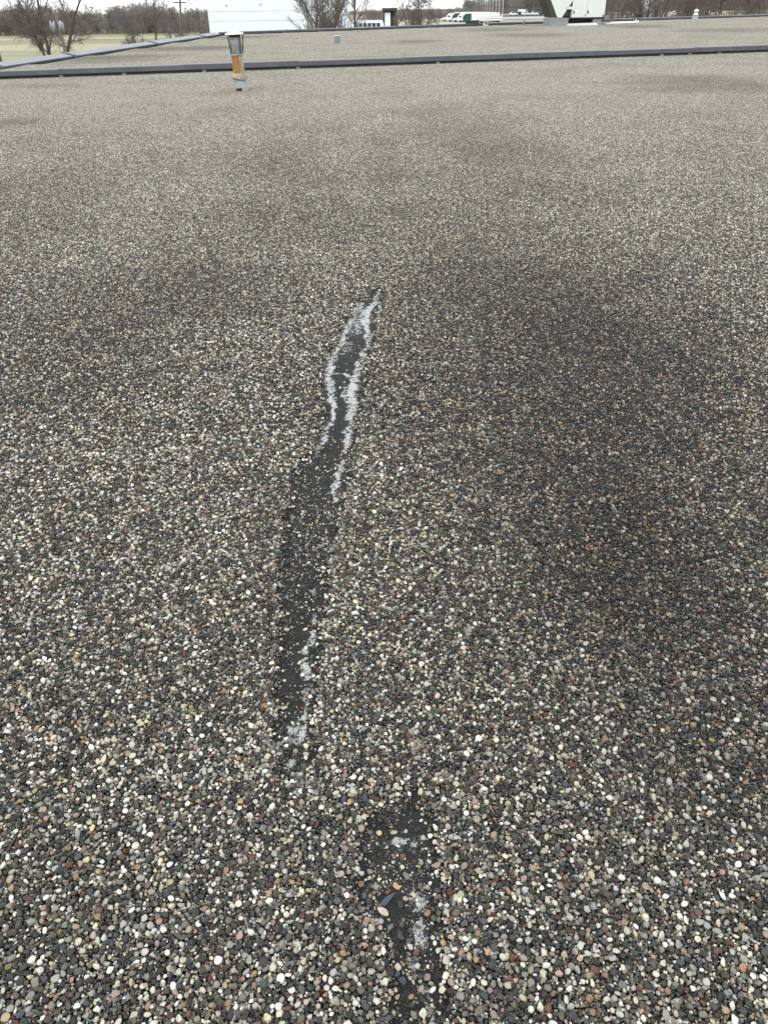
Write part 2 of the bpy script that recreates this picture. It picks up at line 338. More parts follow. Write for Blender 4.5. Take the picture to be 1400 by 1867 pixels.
for st, pl in STREAKS:
    pts = to_roof([(x, y) for x, y, w in pl]); ws = np.array([max(w / 2 * (on_roof(x + 1, y) - on_roof(x, y)).length, .004) for x, y, w in pl])
    for i in range(len(pl) - 1):
        d, t = seg_dist(WG, pts[i], pts[i + 1]); w = ws[i] * (1 - t) + ws[i + 1] * t
        env = np.maximum(env, st * np.exp(-(d / (w * 1.22 + .006)) ** 2))
zz = .0012 * fbm(PG, 9) + .0008 * fbm(PG, 40)
fi = (np.arange(ny - 1)[:, None] * nx + np.arange(nx - 1)[None, :]).ravel()
me = bpy.data.meshes.new('membrane')
me.from_pydata(np.c_[PG, zz - .0165].tolist(), [], np.c_[fi, fi + 1, fi + nx + 1, fi + nx].tolist())
a = me.attributes.new('mineral', 'FLOAT', 'POINT'); a.data.foreach_set('value', env.astype(np.float32))
me.polygons.foreach_set('use_smooth', [True] * len(me.polygons))
M_MEMB = bpy.data.materials.new('bare_membrane'); M_MEMB.use_nodes = True
n_ = M_MEMB.node_tree; L_ = n_.links; N_ = n_.nodes.new; B_ = n_.nodes['Principled BSDF']; B_.inputs['Roughness'].default_value = .8; B_.inputs['Specular IOR Level'].default_value = .25
geo = N_('ShaderNodeNewGeometry')
def nnoise(scale, detail=6, rough=.6, dist=0.0):
    q = N_('ShaderNodeTexNoise'); q.inputs['Scale'].default_value = scale; q.inputs['Detail'].default_value = detail; q.inputs['Roughness'].default_value = rough; q.inputs['Distortion'].default_value = dist
    L_.new(geo.outputs['Position'], q.inputs['Vector']); return q.outputs['Fac']
def nmap(v, a0, a1, b0, b1):
    q = N_('ShaderNodeMapRange'); L_.new(v, q.inputs[0])
    for i, x in enumerate((a0, a1, b0, b1)): q.inputs[i + 1].default_value = x
    return q.outputs[0]
def nmix(f, c1, c2):
    q = N_('ShaderNodeMixRGB'); L_.new(f, q.inputs[0])
    for i, c in ((1, c1), (2, c2)):
        if isinstance(c, tuple): q.inputs[i].default_value = (*c, 1)
        else: L_.new(c, q.inputs[i])
    return q.outputs[0]
def nm(op, a_, b_):
    q = N_('ShaderNodeMath'); q.operation = op
    for i, v in enumerate((a_, b_)):
        if isinstance(v, (int, float)): q.inputs[i].default_value = v
        else: L_.new(v, q.inputs[i])
    return q.outputs[0]
base = nmix(nmap(nnoise(170, 6, .75), .40, .66, 0, 1), (.004, .0045, .0045), (.025, .025, .022))
base = nmix(nmap(nnoise(22, 6, .7), .46, .64, 0, .65), base, (.028, .028, .025))
base = nmix(nmap(nnoise(330, 3, .6), .57, .66, 0, .6), base, (.12, .12, .112))
ea = N_('ShaderNodeAttribute'); ea.attribute_name = 'mineral'
wv = N_('ShaderNodeVectorMath'); wv.operation = 'ADD'
wn = N_('ShaderNodeTexNoise'); wn.inputs['Scale'].default_value = 45; wn.inputs['Detail'].default_value = 4; wn.inputs['Roughness'].default_value = .65; L_.new(geo.outputs['Position'], wn.inputs['Vector'])
wsc = N_('ShaderNodeVectorMath'); wsc.operation = 'SCALE'; wsc.inputs['Scale'].default_value = .030; L_.new(wn.outputs['Color'], wsc.inputs[0])
L_.new(geo.outputs['Position'], wv.inputs[0]); L_.new(wsc.outputs[0], wv.inputs[1])
def cells(scale):
    q = N_('ShaderNodeTexVoronoi'); q.feature = 'DISTANCE_TO_EDGE'; q.inputs['Scale'].default_value = scale; L_.new(wv.outputs[0], q.inputs['Vector']); return q.outputs['Distance']
edge_ = nm('MINIMUM', cells(30), nm('ADD', cells(68), .06))
cover = nm('SUBTRACT', nm('MULTIPLY', nm('MINIMUM', ea.outputs['Fac'], .85), .36), edge_)
cover = nm('ADD', cover, nm('MULTIPLY', nm('SUBTRACT', nnoise(38, 6, .7, .4), .5), .75))
msk = nmap(cover, .05, .12, 0, 1)
msk = nm('MULTIPLY', msk, nmap(ea.outputs['Fac'], .06, .30, 0, 1))
msk = nm('MULTIPLY', msk, nmap(ea.outputs['Fac'], .1, .75, .42, 1))
fine = nmap(nnoise(260, 4), .30, .58, .55, 1.0)
base = nmix(nm('MULTIPLY', msk, fine), base, (.46, .475, .462))
L_.new(base, B_.inputs['Base Color'])
bp = N_('ShaderNodeBump'); bp.inputs['Strength'].default_value = .7; bp.inputs['Distance'].default_value = .006
L_.new(nm('ADD', nm('MULTIPLY', nnoise(260, 4), .5), nm('ADD', nnoise(30, 6, .7), nm('MULTIPLY', msk, .25))), bp.inputs['Height']); L_.new(bp.outputs[0], B_.inputs['Normal'])
me.materials.append(M_MEMB)
memb = link('membrane', me, roof, M=ROOF_M)

# ---- packing of the stones on a one metre square that repeats
def pack(seed, size=1.0, tries=130000, rmin=.0015, rmax=.0080, med=.0029, sig=.38, tol=.86):
    rr = np.random.default_rng(seed); c = .0088*2*.86+.001; nc = int(size / c); c = size / nc
    rs = np.sort(np.clip(rr.lognormal(math.log(med), sig, tries), rmin, rmax))[::-1]
    xs = rr.random(tries) * size; ys = rr.random(tries) * size; grid = {}; o = []
    xl, yl, rl = xs.tolist(), ys.tolist(), rs.tolist(); h = size / 2
    for x, y, r in zip(xl, yl, rl):
        i, j = int(x / c), int(y / c); ok = True
        for a_ in (-1, 0, 1):
            for b_ in (-1, 0, 1):
                for (x2, y2, r2) in grid.get(((i + a_) % nc, (j + b_) % nc), ()):
                    dx = abs(x - x2); dy = abs(y - y2)
                    if dx > h: dx = size - dx
                    if dy > h: dy = size - dy
                    s_ = (r + r2) * tol
                    if dx * dx + dy * dy < s_ * s_: ok = False; break
                if not ok: break
            if not ok: break
        if ok: grid.setdefault((i % nc, j % nc), []).append((x, y, r)); o.append((x, y, r))
    return np.array(o)
PK = pack(3)

def stone_mesh(name, seed, sub, mat_, angular):
    rr = random.Random(seed); b = bmesh.new(); bmesh.ops.create_icosphere(b, subdivisions=sub, radius=1)
    pl = [(Vector((rr.gauss(0, 1), rr.gauss(0, 1), rr.gauss(0, 1))).normalized(), rr.uniform(.50, .80) if angular else rr.uniform(.68, .92)) for _ in range(10 if angular else 7)]
    w = [(Vector((rr.gauss(0, 1), rr.gauss(0, 1), rr.gauss(0, 1))) * 1.2, rr.uniform(0, 6)) for _ in range(4)]
    sx, sy, sz = rr.uniform(1.05, 1.4), rr.uniform(.82, 1.0), rr.uniform(.55, .85)
    for v in b.verts:
        p = v.co.copy()
        for _ in range(2):
            for nn, d in pl:
                e = p.dot(nn) - d
                if e > 0: p -= nn * e * (.96 if angular else .82)
        s_ = 1 + sum(.035 * math.sin(q.dot(v.co) * 2 + ph) for q, ph in w)
        v.co = Vector((p.x * sx, p.y * sy, p.z * sz)) * s_
    mx = max(max(abs(v.co.x) for v in b.verts), max(abs(v.co.y) for v in b.verts))
    for v in b.verts: v.co *= 1.12 / mx
    me_ = bpy.data.meshes.new(name); b.to_mesh(me_); b.free()
    me_.polygons.foreach_set('use_smooth', [True] * len(me_.polygons)); me_.materials.append(mat_); return me_
NV = 18
STONES = [stone_mesh('stone', 100 + i, 3, M_GRAVEL, i % 5 > 1) for i in range(NV)]

def instancer(name, objs, P3, rot, scl, idx, parent, mat_world):
    lib = bpy.data.collections.new(name + '_kinds')
    for i, me_ in enumerate(objs):
        o = bpy.data.objects.new(f'kind_{i:02d}', me_); lib.objects.link(o)
    me_ = bpy.data.meshes.new(name); me_.vertices.add(len(P3)); me_.vertices.foreach_set('co', P3.astype(np.float32).ravel())
    for an, ty, v in (('rot', 'FLOAT_VECTOR', rot), ('scl', 'FLOAT_VECTOR', scl)):
        me_.attributes.new(an, ty, 'POINT').data.foreach_set('vector', v.astype(np.float32).ravel())
    me_.attributes.new('idx', 'INT', 'POINT').data.foreach_set('value', idx.astype(np.int32))
    o = link(name, me_, parent, M=mat_world)
    g = bpy.data.node_groups.new(name, 'GeometryNodeTree')
    g.interface.new_socket('Geometry', in_out='INPUT', socket_type='NodeSocketGeometry'); g.interface.new_socket('Geometry', in_out='OUTPUT', socket_type='NodeSocketGeometry')
    gi, go = g.nodes.new('NodeGroupInput'), g.nodes.new('NodeGroupOutput')
    ci = g.nodes.new('GeometryNodeCollectionInfo'); ci.inputs['Collection'].default_value = lib
    ci.inputs['Separate Children'].default_value = True; ci.inputs['Reset Children'].default_value = True
    ip = g.nodes.new('GeometryNodeInstanceOnPoints'); ip.inputs['Pick Instance'].default_value = True
    def na(nm_, ty):
        q = g.nodes.new('GeometryNodeInputNamedAttribute'); q.data_type = ty; q.inputs[0].default_value = nm_; return q.outputs[0]
    e2r = g.nodes.new('FunctionNodeEulerToRotation')
    g.links.new(na('rot', 'FLOAT_VECTOR'), e2r.inputs[0])
    g.links.new(gi.outputs[0], ip.inputs['Points']); g.links.new(ci.outputs[0], ip.inputs['Instance'])
    g.links.new(na('idx', 'INT'), ip.inputs['Instance Index']); g.links.new(e2r.outputs[0], ip.inputs['Rotation']); g.links.new(na('scl', 'FLOAT_VECTOR'), ip.inputs['Scale'])
    g.links.new(ip.outputs[0], go.inputs[0])
    md = o.modifiers.new('scatter', 'NODES'); md.node_group = g
    return o

# ---- stones close by: every one placed singly
def spread(pk, x0, x1, y0, y1, off):
    o = []
    for i in range(math.floor(x0) - 1, math.ceil(x1) + 1):
        for j in range(math.floor(y0) - 1, math.ceil(y1) + 1):
            q = pk.copy(); q[:, 0] += i + off[0]; q[:, 1] += j + off[1]; o.append(q)
    q = np.concatenate(o); return q[(q[:, 0] > x0) & (q[:, 0] < x1) & (q[:, 1] > y0) & (q[:, 1] < y1)]
SPARSE = [(560, 970, 80, 130, .92), (540, 1080, 50, 90, .7), (530, 890, 45, 70, .7), (590, 850, 40, 50, .3), (540, 1200, 40, 60, .3), (690, 1470, 70, 50, .5), (690, 1560, 60, 70, .26), (685, 1700, 60, 70, .6), (730, 1810, 50, 70, .5), (540, 1395, 40, 25, .3)]
SP = []
for (cx, cy, hx, hy, pr) in SPARSE:
    c = on_roof(cx, cy); SP.append((c.x, c.y, (on_roof(cx + hx, cy) - c).length, (on_roof(cx, cy - hy) - on_roof(cx, cy + hy)).length / 2, pr))
def sparse(P_):
    q = np.full(len(P_), .07)
    for cx, cy, w, h, pr in SP:
        q = np.maximum(q, pr * np.exp(-((P_[:, 0] - cx) / w) ** 2 - ((P_[:, 1] - cy) / h) ** 2))
    return q
LOOSE = [  # px, py, radius (m), colour, angular, label
    (707, 1634, .0150, (.075, .085, .10), True, 'blue grey wedge shaped stone lying on the bare lower strip', (1.5, .75)),
    (707, 1620, .0085, (.16, .075, .04), False, 'rust brown round stone just behind the blue grey wedge', (1, 1)),
    (722, 1609, .0088, (.50, .32, .16), False, 'peach coloured oval stone on the bare lower strip', (1.2, .9)),
    (741, 1591, .0090, (.17, .18, .14), False, 'greenish grey flat oval stone alone in the middle of the bare lower strip', (1.15, .95)),
    (734, 1555, .0078, (.17, .085, .06), True, 'brick red angular stone on the upper part of the bare lower strip', (1, .9)),
    (718, 1555, .0070, (.26, .16, .10), True, 'small brown stone left of the brick red angular stone', (1, .8)),
    (761, 1683, .0080, (.12, .065, .06), True, 'maroon triangular stone on the whitish edge of the bare lower strip', (1.1, .8)),
    (667, 1686, .0120, (.085, .082, .075), True, 'dark grey broad wedge stone at the left edge of the bare lower strip', (1.2, .9)),
    (712, 1684, .0095, (.15, .18, .18), True, 'pale teal triangular stone below the blue grey wedge', (1, .9)),
    (730, 1699, .0125, (.055, .054, .05), True, 'charcoal squarish stone beside the white streaks of the lower strip', (1, 1)),
    (685, 1459, .0072, (.58, .57, .53), False, 'white round stone near the top of the bare lower strip', (1.1, .9)),
    (691, 1512, .0075, (.55, .47, .26), False, 'yellow cream round stone in the upper left of the bare lower strip', (1, 1)),
    (718, 1511, .0075, (.36, .36, .20), False, 'greenish yellow stone in the upper middle of the bare lower strip', (1.2, .9)),
    (698, 1657, .0125, (.52, .47, .38), False, 'long cream stone lying below the blue grey wedge', (1.2, .95)),
    (725, 1535, .0062, (.60, .59, .56), False, 'small white stone above the brick red angular stone', (1.1, .9))]
LP3 = np.array([[on_roof(a_, b_).x, on_roof(a_, b_).y, r_] for a_, b_, r_, *_ in LOOSE])
def loose_clear(q):
    k = np.ones(len(q), bool)
    for x, y, r in LP3: k &= np.hypot(q[:, 0] - x, q[:, 1] - y) > r * 1.1 + q[:, 2]
    return k
BZ = -.0165
def dress(q, lower=False):
    P_ = q[:, :2]; sdv = signed(P_) + np.where(P_[:, 1] > 2.9, .008, np.where(P_[:, 1] < 1.1, .008, .018)) + .034 * fbm(P_, 15) + .018 * fbm(P_ + 5, 50)
    T = sm((sdv + .012) / .10)
    keep = RNG.random(len(q)) < np.where(sdv > 0, np.maximum(sm((sdv + .02) / .065), .45), np.maximum(sparse(P_), .62 * sm((sdv + .045) / .045)))
    r = q[:, 2].copy()
    if lower: keep = (sdv > .035)
    keep &= (sdv > .02) | loose_clear(q)
    r = np.where((sdv < 0) & (P_[:, 1] > 1.3), r * RNG.uniform(.55, .95, len(q)), r)
    z = BZ + .46 * r + T * .011 + RNG.normal(0, .0015, len(q)) * T + .004 * fbm(P_, 3.3) * T
    if lower: z = BZ + .0052 + .003 * RNG.random(len(q)) + .004 * fbm(P_, 3.3)
    k = keep; return np.c_[P_[k], z[k]], r[k]
top = spread(PK, *NEAR, (0, 0)); top = top[is_near(top[:, 0], top[:, 1])]; low = spread(np.c_[PK[:, 1], PK[:, 0], PK[:, 2]], -1.6, 1.6, .4, 3.0, (.31, .57)); low = low[np.abs(low[:, 0]) < .75 + .46 * low[:, 1]]
A3, ar = dress(top); B3, br = dress(low, True)
# grit on the bare strip
gp = np.concatenate([np.c_[RNG.uniform(pl[:, 0].min(), pl[:, 0].max(), 9000), RNG.uniform(pl[:, 1].min(), pl[:, 1].max(), 9000)] for pl in POLY])
gk = (signed(gp) < .02) & (RNG.random(len(gp)) < .16 + .8 * sparse(gp)) & (fbm(gp, 14) > .0); gp = gp[gk]
gr = RNG.uniform(.0008, .0024, len(gp)); G3 = np.c_[gp, BZ + .5 * gr]
fp = np.c_[RNG.uniform(-1.5, 1.5, 130000), RNG.uniform(.45, 2.3, 130000)]; fp = fp[np.abs(fp[:, 0]) < .72 + .45 * fp[:, 1]]; fs_ = signed(fp); fp = fp[fs_ > .02]
fr = RNG.uniform(.0010, .0024, len(fp)); F3 = np.c_[fp, BZ + .0085 + .004 * fbm(fp, 3.3) + RNG.normal(0, .0012, len(fp))]
P3 = np.concatenate([A3, B3, G3, F3]); R1 = np.concatenate([ar, br, gr, fr]); nP = len(P3)
tilt = RNG.normal(0, .42, (nP, 2)); flat = np.zeros(nP, bool); flat[len(A3) + len(B3):] = True
ROT = np.c_[tilt, RNG.uniform(0, 6.283, nP)]; SCL = R1[:, None] * RNG.uniform(.88, 1.12, (nP, 3)) * np.array([1.0, 1.0, .95]); IDX = RNG.integers(0, NV, nP)
# the 300 that show largest become objects of their own
cp = np.array([0, 0, H]); d = P3 - cp; dep = d @ np.array(f0); px = 700 + F * (d @ np.array(cr)) / dep; py = 933.5 - F * (d @ np.array(cu)) / dep
vis = (px > 4) & (px < 1396) & (py < 1862) & (np.arange(nP) < len(A3))
rank = np.argsort(-np.where(vis, R1 / dep, 0))[:300]
for i in rank:
    o = link('stone', STONES[IDX[i]], roof)
    o.matrix_local = ROOF_M @ Matrix.LocRotScale(Vector(P3[i]), Euler(ROT[i]), Vector(SCL[i]))
rest = np.ones(nP, bool); rest[rank] = False
g1 = instancer('gravel', STONES, P3[rest], ROT[rest], SCL[rest], IDX[rest], roof, ROOF_M); g1['kind'] = 'stuff'

# ---- stones farther off: half metre patches of real stones
def patch_mesh(seed):
    rr = np.random.default_rng(seed); q = PK[(PK[:, 0] < .5) & (PK[:, 1] < .5)] if seed % 2 else PK[(PK[:, 0] >= .5) & (PK[:, 1] >= .5)]
    q = q.copy(); q[:, 0] %= .5; q[:, 1] %= .5; q[:, :2] -= .25
    b = bmesh.new(); bmesh.ops.create_icosphere(b, subdivisions=1, radius=1.08); bv = np.array([v.co[:] for v in b.verts]); bf = np.array([[v.index for v in f.verts] for f in b.faces]); b.free()
    K = len(q); an = rr.uniform(0, 6.283, K); tl = rr.normal(0, .3, (K, 2))
    V = bv[None] * (q[:, 2][:, None, None] * np.stack([rr.uniform(1.0, 1.3, K), rr.uniform(.8, 1.0, K), rr.uniform(.6, .85, K)], 1)[:, None, :]) * rr.uniform(.85, 1.12, (K, len(bv), 1))
    V[:, :, 2] += V[:, :, 0] * tl[:, :1] + V[:, :, 1] * tl[:, 1:]
    x = V[:, :, 0] * np.cos(an)[:, None] - V[:, :, 1] * np.sin(an)[:, None]; y = V[:, :, 0] * np.sin(an)[:, None] + V[:, :, 1] * np.cos(an)[:, None]
    V = np.stack([x + q[:, 0:1], y + q[:, 1:2], V[:, :, 2] + (BZ + .46 * q[:, 2] + .011 + rr.normal(0, .0012, K))[:, None]], 2)
    Fc = (bf[None] + (np.arange(K) * len(bv))[:, None, None]).reshape(-1, 3)
    me_ = bpy.data.meshes.new('gravel_patch'); me_.from_pydata(V.reshape(-1, 3).tolist(), [], Fc.tolist())
    me_.attributes.new('rnd', 'FLOAT', 'POINT').data.foreach_set('value', np.repeat(rr.random(K), len(bv)).astype(np.float32))
    me_.polygons.foreach_set('use_smooth', [True] * len(me_.polygons)); me_.materials.append(M_GRAVEL_FAR); return me_
PATCH = [patch_mesh(s_) for s_ in range(6)]
tx, ty = np.meshgrid(np.arange(-16, 44, .5) + .25, np.arange(-7, 84, .5) + .25); tp = np.c_[tx.ravel(), ty.ravel()]
near = is_near(tp[:, 0], tp[:, 1])
OL = np.array([[p.x, p.y] for p in outline])
ins = np.zeros(len(tp), bool); edge = np.full(len(tp), 99.0)
for i in range(len(OL)):
    A, B = OL[i], OL[(i + 1) % len(OL)]
    c = (A[1] > tp[:, 1]) != (B[1] > tp[:, 1])
    with np.errstate(divide='ignore', invalid='ignore'): xx = (B[0] - A[0]) * (tp[:, 1] - A[1]) / (B[1] - A[1]) + A[0]
    ins ^= c & (tp[:, 0] < xx); edge = np.minimum(edge, seg_dist(tp, A, B)[0])
# leave out what lies far outside the view on the right and behind
wide = np.abs(tp[:, 0]) < 9 + .62 * np.maximum(tp[:, 1], 0)
tp = tp[ins & ~near & (edge > .16) & wide]
K = len(tp); rot = np.zeros((K, 3)); rot[:, 2] = RNG.integers(0, 4, K) * math.pi / 2
g2 = instancer('far_gravel', PATCH, np.c_[tp, .006 * fbm(tp, .45)], rot, np.ones((K, 3)), RNG.integers(0, 6, K), roof, ROOF_M); g2['kind'] = 'stuff'
print('stones', nP, 'patches', K, 'pack', len(PK))

# ---- loose stones on the bare strip
for i, (px_, py_, r_, c_, ang, lab, (ax, ay)) in enumerate(LOOSE):
    r_ *= .86; c_ = [v * .85 for v in c_]
    mm = mat('loose_stone', tuple(c_), .6, var=.3, scale=3, spec=.3, bump=.2)
    me_ = stone_mesh('loose_stone', 500 + i, 3, mm, ang); q = on_roof(px_, py_)
    if i == 0:
        for v in me_.vertices:
            v.co.y *= .28 + .95 * (1 - (v.co.x + 1) / 2)
    o = link('loose_stone', me_); o.location = (q.x, q.y, roof_z(q.x, q.y) + BZ + r_ * .45)
    o.rotation_euler = (RNG.normal(0, .12), RNG.normal(0, .12), .65 if i == 0 else RNG.uniform(0, 6.28)); o.scale = (r_ * ax, r_ * ay, r_ * .8)
    tag(o, lab, 'stone', 'loose stones on the bare strip')

# ================================================================== ROOF EDGES
def frame_along(A, B):
    x = B - A; ln = x.length; x = x.normalized(); z = Vector((0, 0, 1)); y = z.cross(x).normalized(); z = x.cross(y)
    M_ = Matrix((x, y, z)).transposed().to_4x4(); M_.translation = A; return M_, ln
def sect(profile, x0, x1):
    return MB().prism(profile, x0, x1, 'x')
# curb across the roof
M_, ln = frame_along(MIDL - (MIDR - MIDL).normalized() * 1.55, MIDR + (MIDR - MIDL).normalized() * 9)
curb = thing('roof_curb', 'long low grey metal capped curb crossing the whole roof', 'roof curb'); curb.matrix_world = M_
def sag(x): return .07 * math.exp(-((x - 1.0) / 7.0) ** 2)
part('curb_base', MB().box(0, ln,   .06, .22, -.03, .12), M_DARKBASE, curb)
xs = [0.0]
while xs[-1] < ln - .5: xs.append(min(xs[-1] + 3.05, ln))
for i in range(len(xs) - 1):
    j = (i * 37 % 11 - 5) * .0018
    b = sect([(0, .065), (-.006, .07), (0, .178 + j), (.02, .186 + j), (.27, .195 + j), (.275, .07), (.262, .07), (.262, .16), (.013, .16)], xs[i] + .004, xs[i + 1] - .004)
    part('cap_section', b, M_CAP, curb)
    if i: part('joint_cover', sect([(-.006, .075), (-.003, .182), (.02, .1915), (.272, .201), (.279, .08)], xs[i] - .05, xs[i] + .05), M_CAP, curb)
for px_ in (115, 228, 372, 540, 790, 1190, 1240, 1293):
    q = on_roof(px_, 143 - px_ * .036); lx = (M_.inverted() @ q).x
    part('drip_clip', MB().box(lx - .05, lx + .05, .02, .062, .0, .05), M_GALVDK, curb)

# parapet on the left
A = LP_A - dl * 36; A.z = roof_z(A.x, A.y); Bq = CORNER.copy(); Bq.z = roof_z(Bq.x, Bq.y)
M_, ln = frame_along(A, Bq)
lp = thing('parapet', 'low parapet with pale grey sloped metal cap along the left roof edge', 'parapet'); lp.matrix_world = M_
part('parapet_base', MB().box(0, ln, .02, .36, -.5, .03), M_DARKBASE, lp)
cuts = [0.0] + sorted((M_.inverted() @ on_roof(a_, b_)).x for a_, b_ in ((14, 125), (143, 104.5), (295, 81.5), (383, 68.3)))
c0 = cuts[1]
while c0 > 4: c0 -= 4.2; cuts.append(max(c0, .3))
cuts = sorted(set(cuts)) + [ln]
for i in range(len(cuts) - 1):
    if cuts[i + 1] - cuts[i] < .2: continue
    part('cap_section', sect([(-.012, .012), (-.02, .05), (.34, .135), (.42, .13), (.42, -.12), (.40, -.12), (.40, .02), (.0, .02)], cuts[i] + .005, cuts[i + 1] - .005), M_CAPTOP, lp)
    if i: part('joint_cover', sect([(-.05, -.005), (-.045, .075), (.33, .165), (.43, .155), (.43, .0)], cuts[i] - .09, cuts[i] + .09), M_DARKBASE if False else M_CAP, lp)

# parapet at the back, in two runs with a gap at the overflow
def back_run(pts, label):
    t = thing('parapet', label, 'parapet')
    t.location = pts[0]
    for a_, b_ in zip(pts[:-1], pts[1:]):
        M2, l2 = frame_along(a_, b_); M2 = Matrix.Translation(-pts[0]) @ M2
        q = part('parapet_base', MB().box(0, l2, .03, .30, -.5, .05), M_DARKBASE, t); q.matrix_local = M2
        k = max(1, round(l2 / 3.3))
        for i in range(k):
            x0, x1 = l2 * i / k, l2 * (i + 1) / k
            q = part('cap_section', sect([(0, .035), (-.004, .115 + .004 * (i % 3)), (.02, .13 + .004 * (i % 3)), (.34, .145), (.34, -.05), (.325, -.05), (.325, .03)], x0 + .006, x1 - .006), M_CAP, t); q.matrix_local = M2
            if i: q = part('joint_cover', sect([(-.008, .03), (-.01, .12), (.02, .142), (.35, .155), (.35, -.03)], x0 - .06, x0 + .06), M_CAP, t); q.matrix_local = M2
    return t
def bpt(px_):  # foot of the back parapet under a photo column
    xs_ = [(402, 64), (640, 55.5), (900, 46), (1400, 30)]
    for (x0, y0), (x1, y1) in zip(xs_[:-1], xs_[1:]):
        if px_ <= x1: return on_roof(px_, y0 + (y1 - y0) * (px_ - x0) / (x1 - x0))
    return on_roof(px_, 30)
back_run([CORNER, BK[1], bpt(880)], 'dark metal capped parapet along the back edge, left of the overflow gap')
back_run([bpt(889), BK[2], BK[3], BR], 'dark metal capped parapet along the back edge, right of the overflow gap')
sc_ = thing('overflow_scupper', 'pale low sill in the gap of the back parapet', 'scupper', bpt(884.5)); sc_.rotation_euler.z = math.atan2(bdir.y, bdir.x)
part('sill', MB().box(-.18, .18, -.05, .3, -.05, .035), M_WHITE, sc_); part('side_plate', MB().box(-.2, -.183, -.05, .3, -.05, .10), M_GALV, sc_); part('side_plate', MB().box(.183, .2, -.05, .3, -.05, .10), M_GALV, sc_)
q = bpt(861); bx = thing('junction_box', 'dark flat box sitting on the back parapet in front of the trailers', 'box', (q.x, q.y + .17, q.z + .142)); bx.rotation_euler.z = math.atan2(bdir.y, bdir.x)
part('housing', MB().box(-.45, .45, -.1, .1, .0, .14), M_DARKBASE, bx); part('lid', MB().box(-.47, .47, -.12, .12, .141, .165), M_CAP, bx)
q = bpt(1164); bx = thing('floodlight', 'small dark twin floodlight on the back parapet right of the rooftop unit', 'floodlight', (q.x, q.y + .17, q.z + .142)); bx.rotation_euler.z = math.atan2(bdir.y, bdir.x)
part('bracket', MB().box(-.16, .16, -.03, .03, 0, .07), M_GALVDK, bx); part('lamp_head', MB().box(-.18, -.01, -.1, .06, .071, .22), M_BLACK, bx); part('lamp_head', MB().box(.01, .18, -.1, .06, .071, .22), M_BLACK, bx)

# ================================================================== THINGS ON THE ROOF
# rusty flue
topz = at(428, 58, PIPE.y).z - PIPE.z; h = topz
fl = thing('flue_pipe', 'rusty stained metal flue pipe with round rain cap, standing alone in the gravel', 'flue pipe', PIPE)
fl.rotation_euler = (0, math.radians(-1.4), .3)
part('base_sleeve', MB().lathe([(.150, -.02), (.145, .0), (.138, .04), (.136, .26 * h), (.12, .262 * h)], 28), M_GALV, fl, True)
hole = MB()
for k_, (a_, w_, h_) in enumerate([(-.50, .10, .05), (-.33, .07, .035), (-.22, .06, .055)]):
    hole.box(-w_ / 2, w_ / 2, -.004, .004, .0, h_, Matrix.Rotation(a_, 4, 'Z') @ Matrix.Translation((0, -.142, 0)))
part('dark_hole', hole, M_BLACK, fl)  # thin black plates paint the dark of holes at the sleeve's foot
col_ = MB(); prof = []
for k_ in range(29):
    an = 2 * math.pi * k_ / 28
    prof.append((an, .175 + .015 * math.sin(2 * an + 1), .225 * h + .02 * math.sin(an * 2 + .6) + .012 * math.sin(an)))
vs = []; 
for an, r_, z_ in prof[:-1]: vs += [(r_ * math.cos(an), r_ * math.sin(an), z_), (.122 * math.cos(an), .122 * math.sin(an), .305 * h), ((r_ - .004) * math.cos(an), (r_ - .004) * math.sin(an), z_ - .008)]
col_.add(vs, [f for k_ in range(28) for f in ((k_ * 3, (k_ + 1) % 28 * 3, (k_ + 1) % 28 * 3 + 1, k_ * 3 + 1), (k_ * 3 + 2, k_ * 3, (k_ + 1) % 28 * 3, (k_ + 1) % 28 * 3 + 2))])
part('storm_collar', col_, M_RUSTPALE, fl, True)
def half(a0, a1, r_, z0, z1, n_=14):
    b = MB(); vs = []
    for k_ in range(n_ + 1):
        an = a0 + (a1 - a0) * k_ / n_; vs += [(r_ * math.cos(an), r_ * math.sin(an), z0), (r_ * math.cos(an), r_ * math.sin(an), z1)]
    b.add(vs, [(2 * k_, 2 * k_ + 2, 2 * k_ + 3, 2 * k_ + 1) for k_ in range(n_)]); return b
part('rusted_side', half(math.radians(110), math.radians(273), .117, .28 * h, .62 * h), M_RUST, fl, True)
part('streaked_side', half(math.radians(273), math.radians(470), .117, .28 * h, .62 * h), M_RUSTPALE, fl, True)
part('pipe_seam', MB().box(.0, .012, -.1205, -.114, .28 * h, .62 * h, Matrix.Translation((-.004, 0, 0))), M_RUST, fl)
part('ring_joint', MB().lathe([(.112, .60 * h), (.134, .612 * h), (.136, .622 * h), (.128, .632 * h), (.11, .635 * h)], 28), M_RUSTPALE, fl, True)
part('upper_pipe', MB().lathe([(.112, .62 * h), (.128, .63 * h), (.118, .87 * h)], 28), M_GALV, fl, True)
part('stained_rim', MB().lathe([(.1185, .84 * h), (.117, .91 * h)], 28), M_GALVDK, fl, True)
part('dark_mouth', MB().lathe([(.1172, .91 * h), (.1165, .95 * h), (.105, .95 * h), (.10, .72 * h)], 28), M_BLACK, fl, True)
part('rain_cap', MB().lathe([(.001, .93 * h), (.175, .962 * h), (.188, .955 * h), (.190, .965 * h), (.17, .985 * h), (.08, 1.0 * h), (.001, 1.004 * h)], 28), M_WHITE, fl, True)
for an in (-2.7, -1.05, .1, 1.6):
    ca, sa = math.cos(an), math.sin(an)
    part('cap_strap', MB().tube([(.131 * ca, .131 * sa, .64 * h), (.135 * ca, .135 * sa, .70 * h), (.172 * ca, .172 * sa, .955 * h)], [.012, .013, .012], 5), M_STRAP, fl)
part('bolt', MB().box(-.02, .02, -.14, -.126, .64 * h, .69 * h), M_GALV, fl)

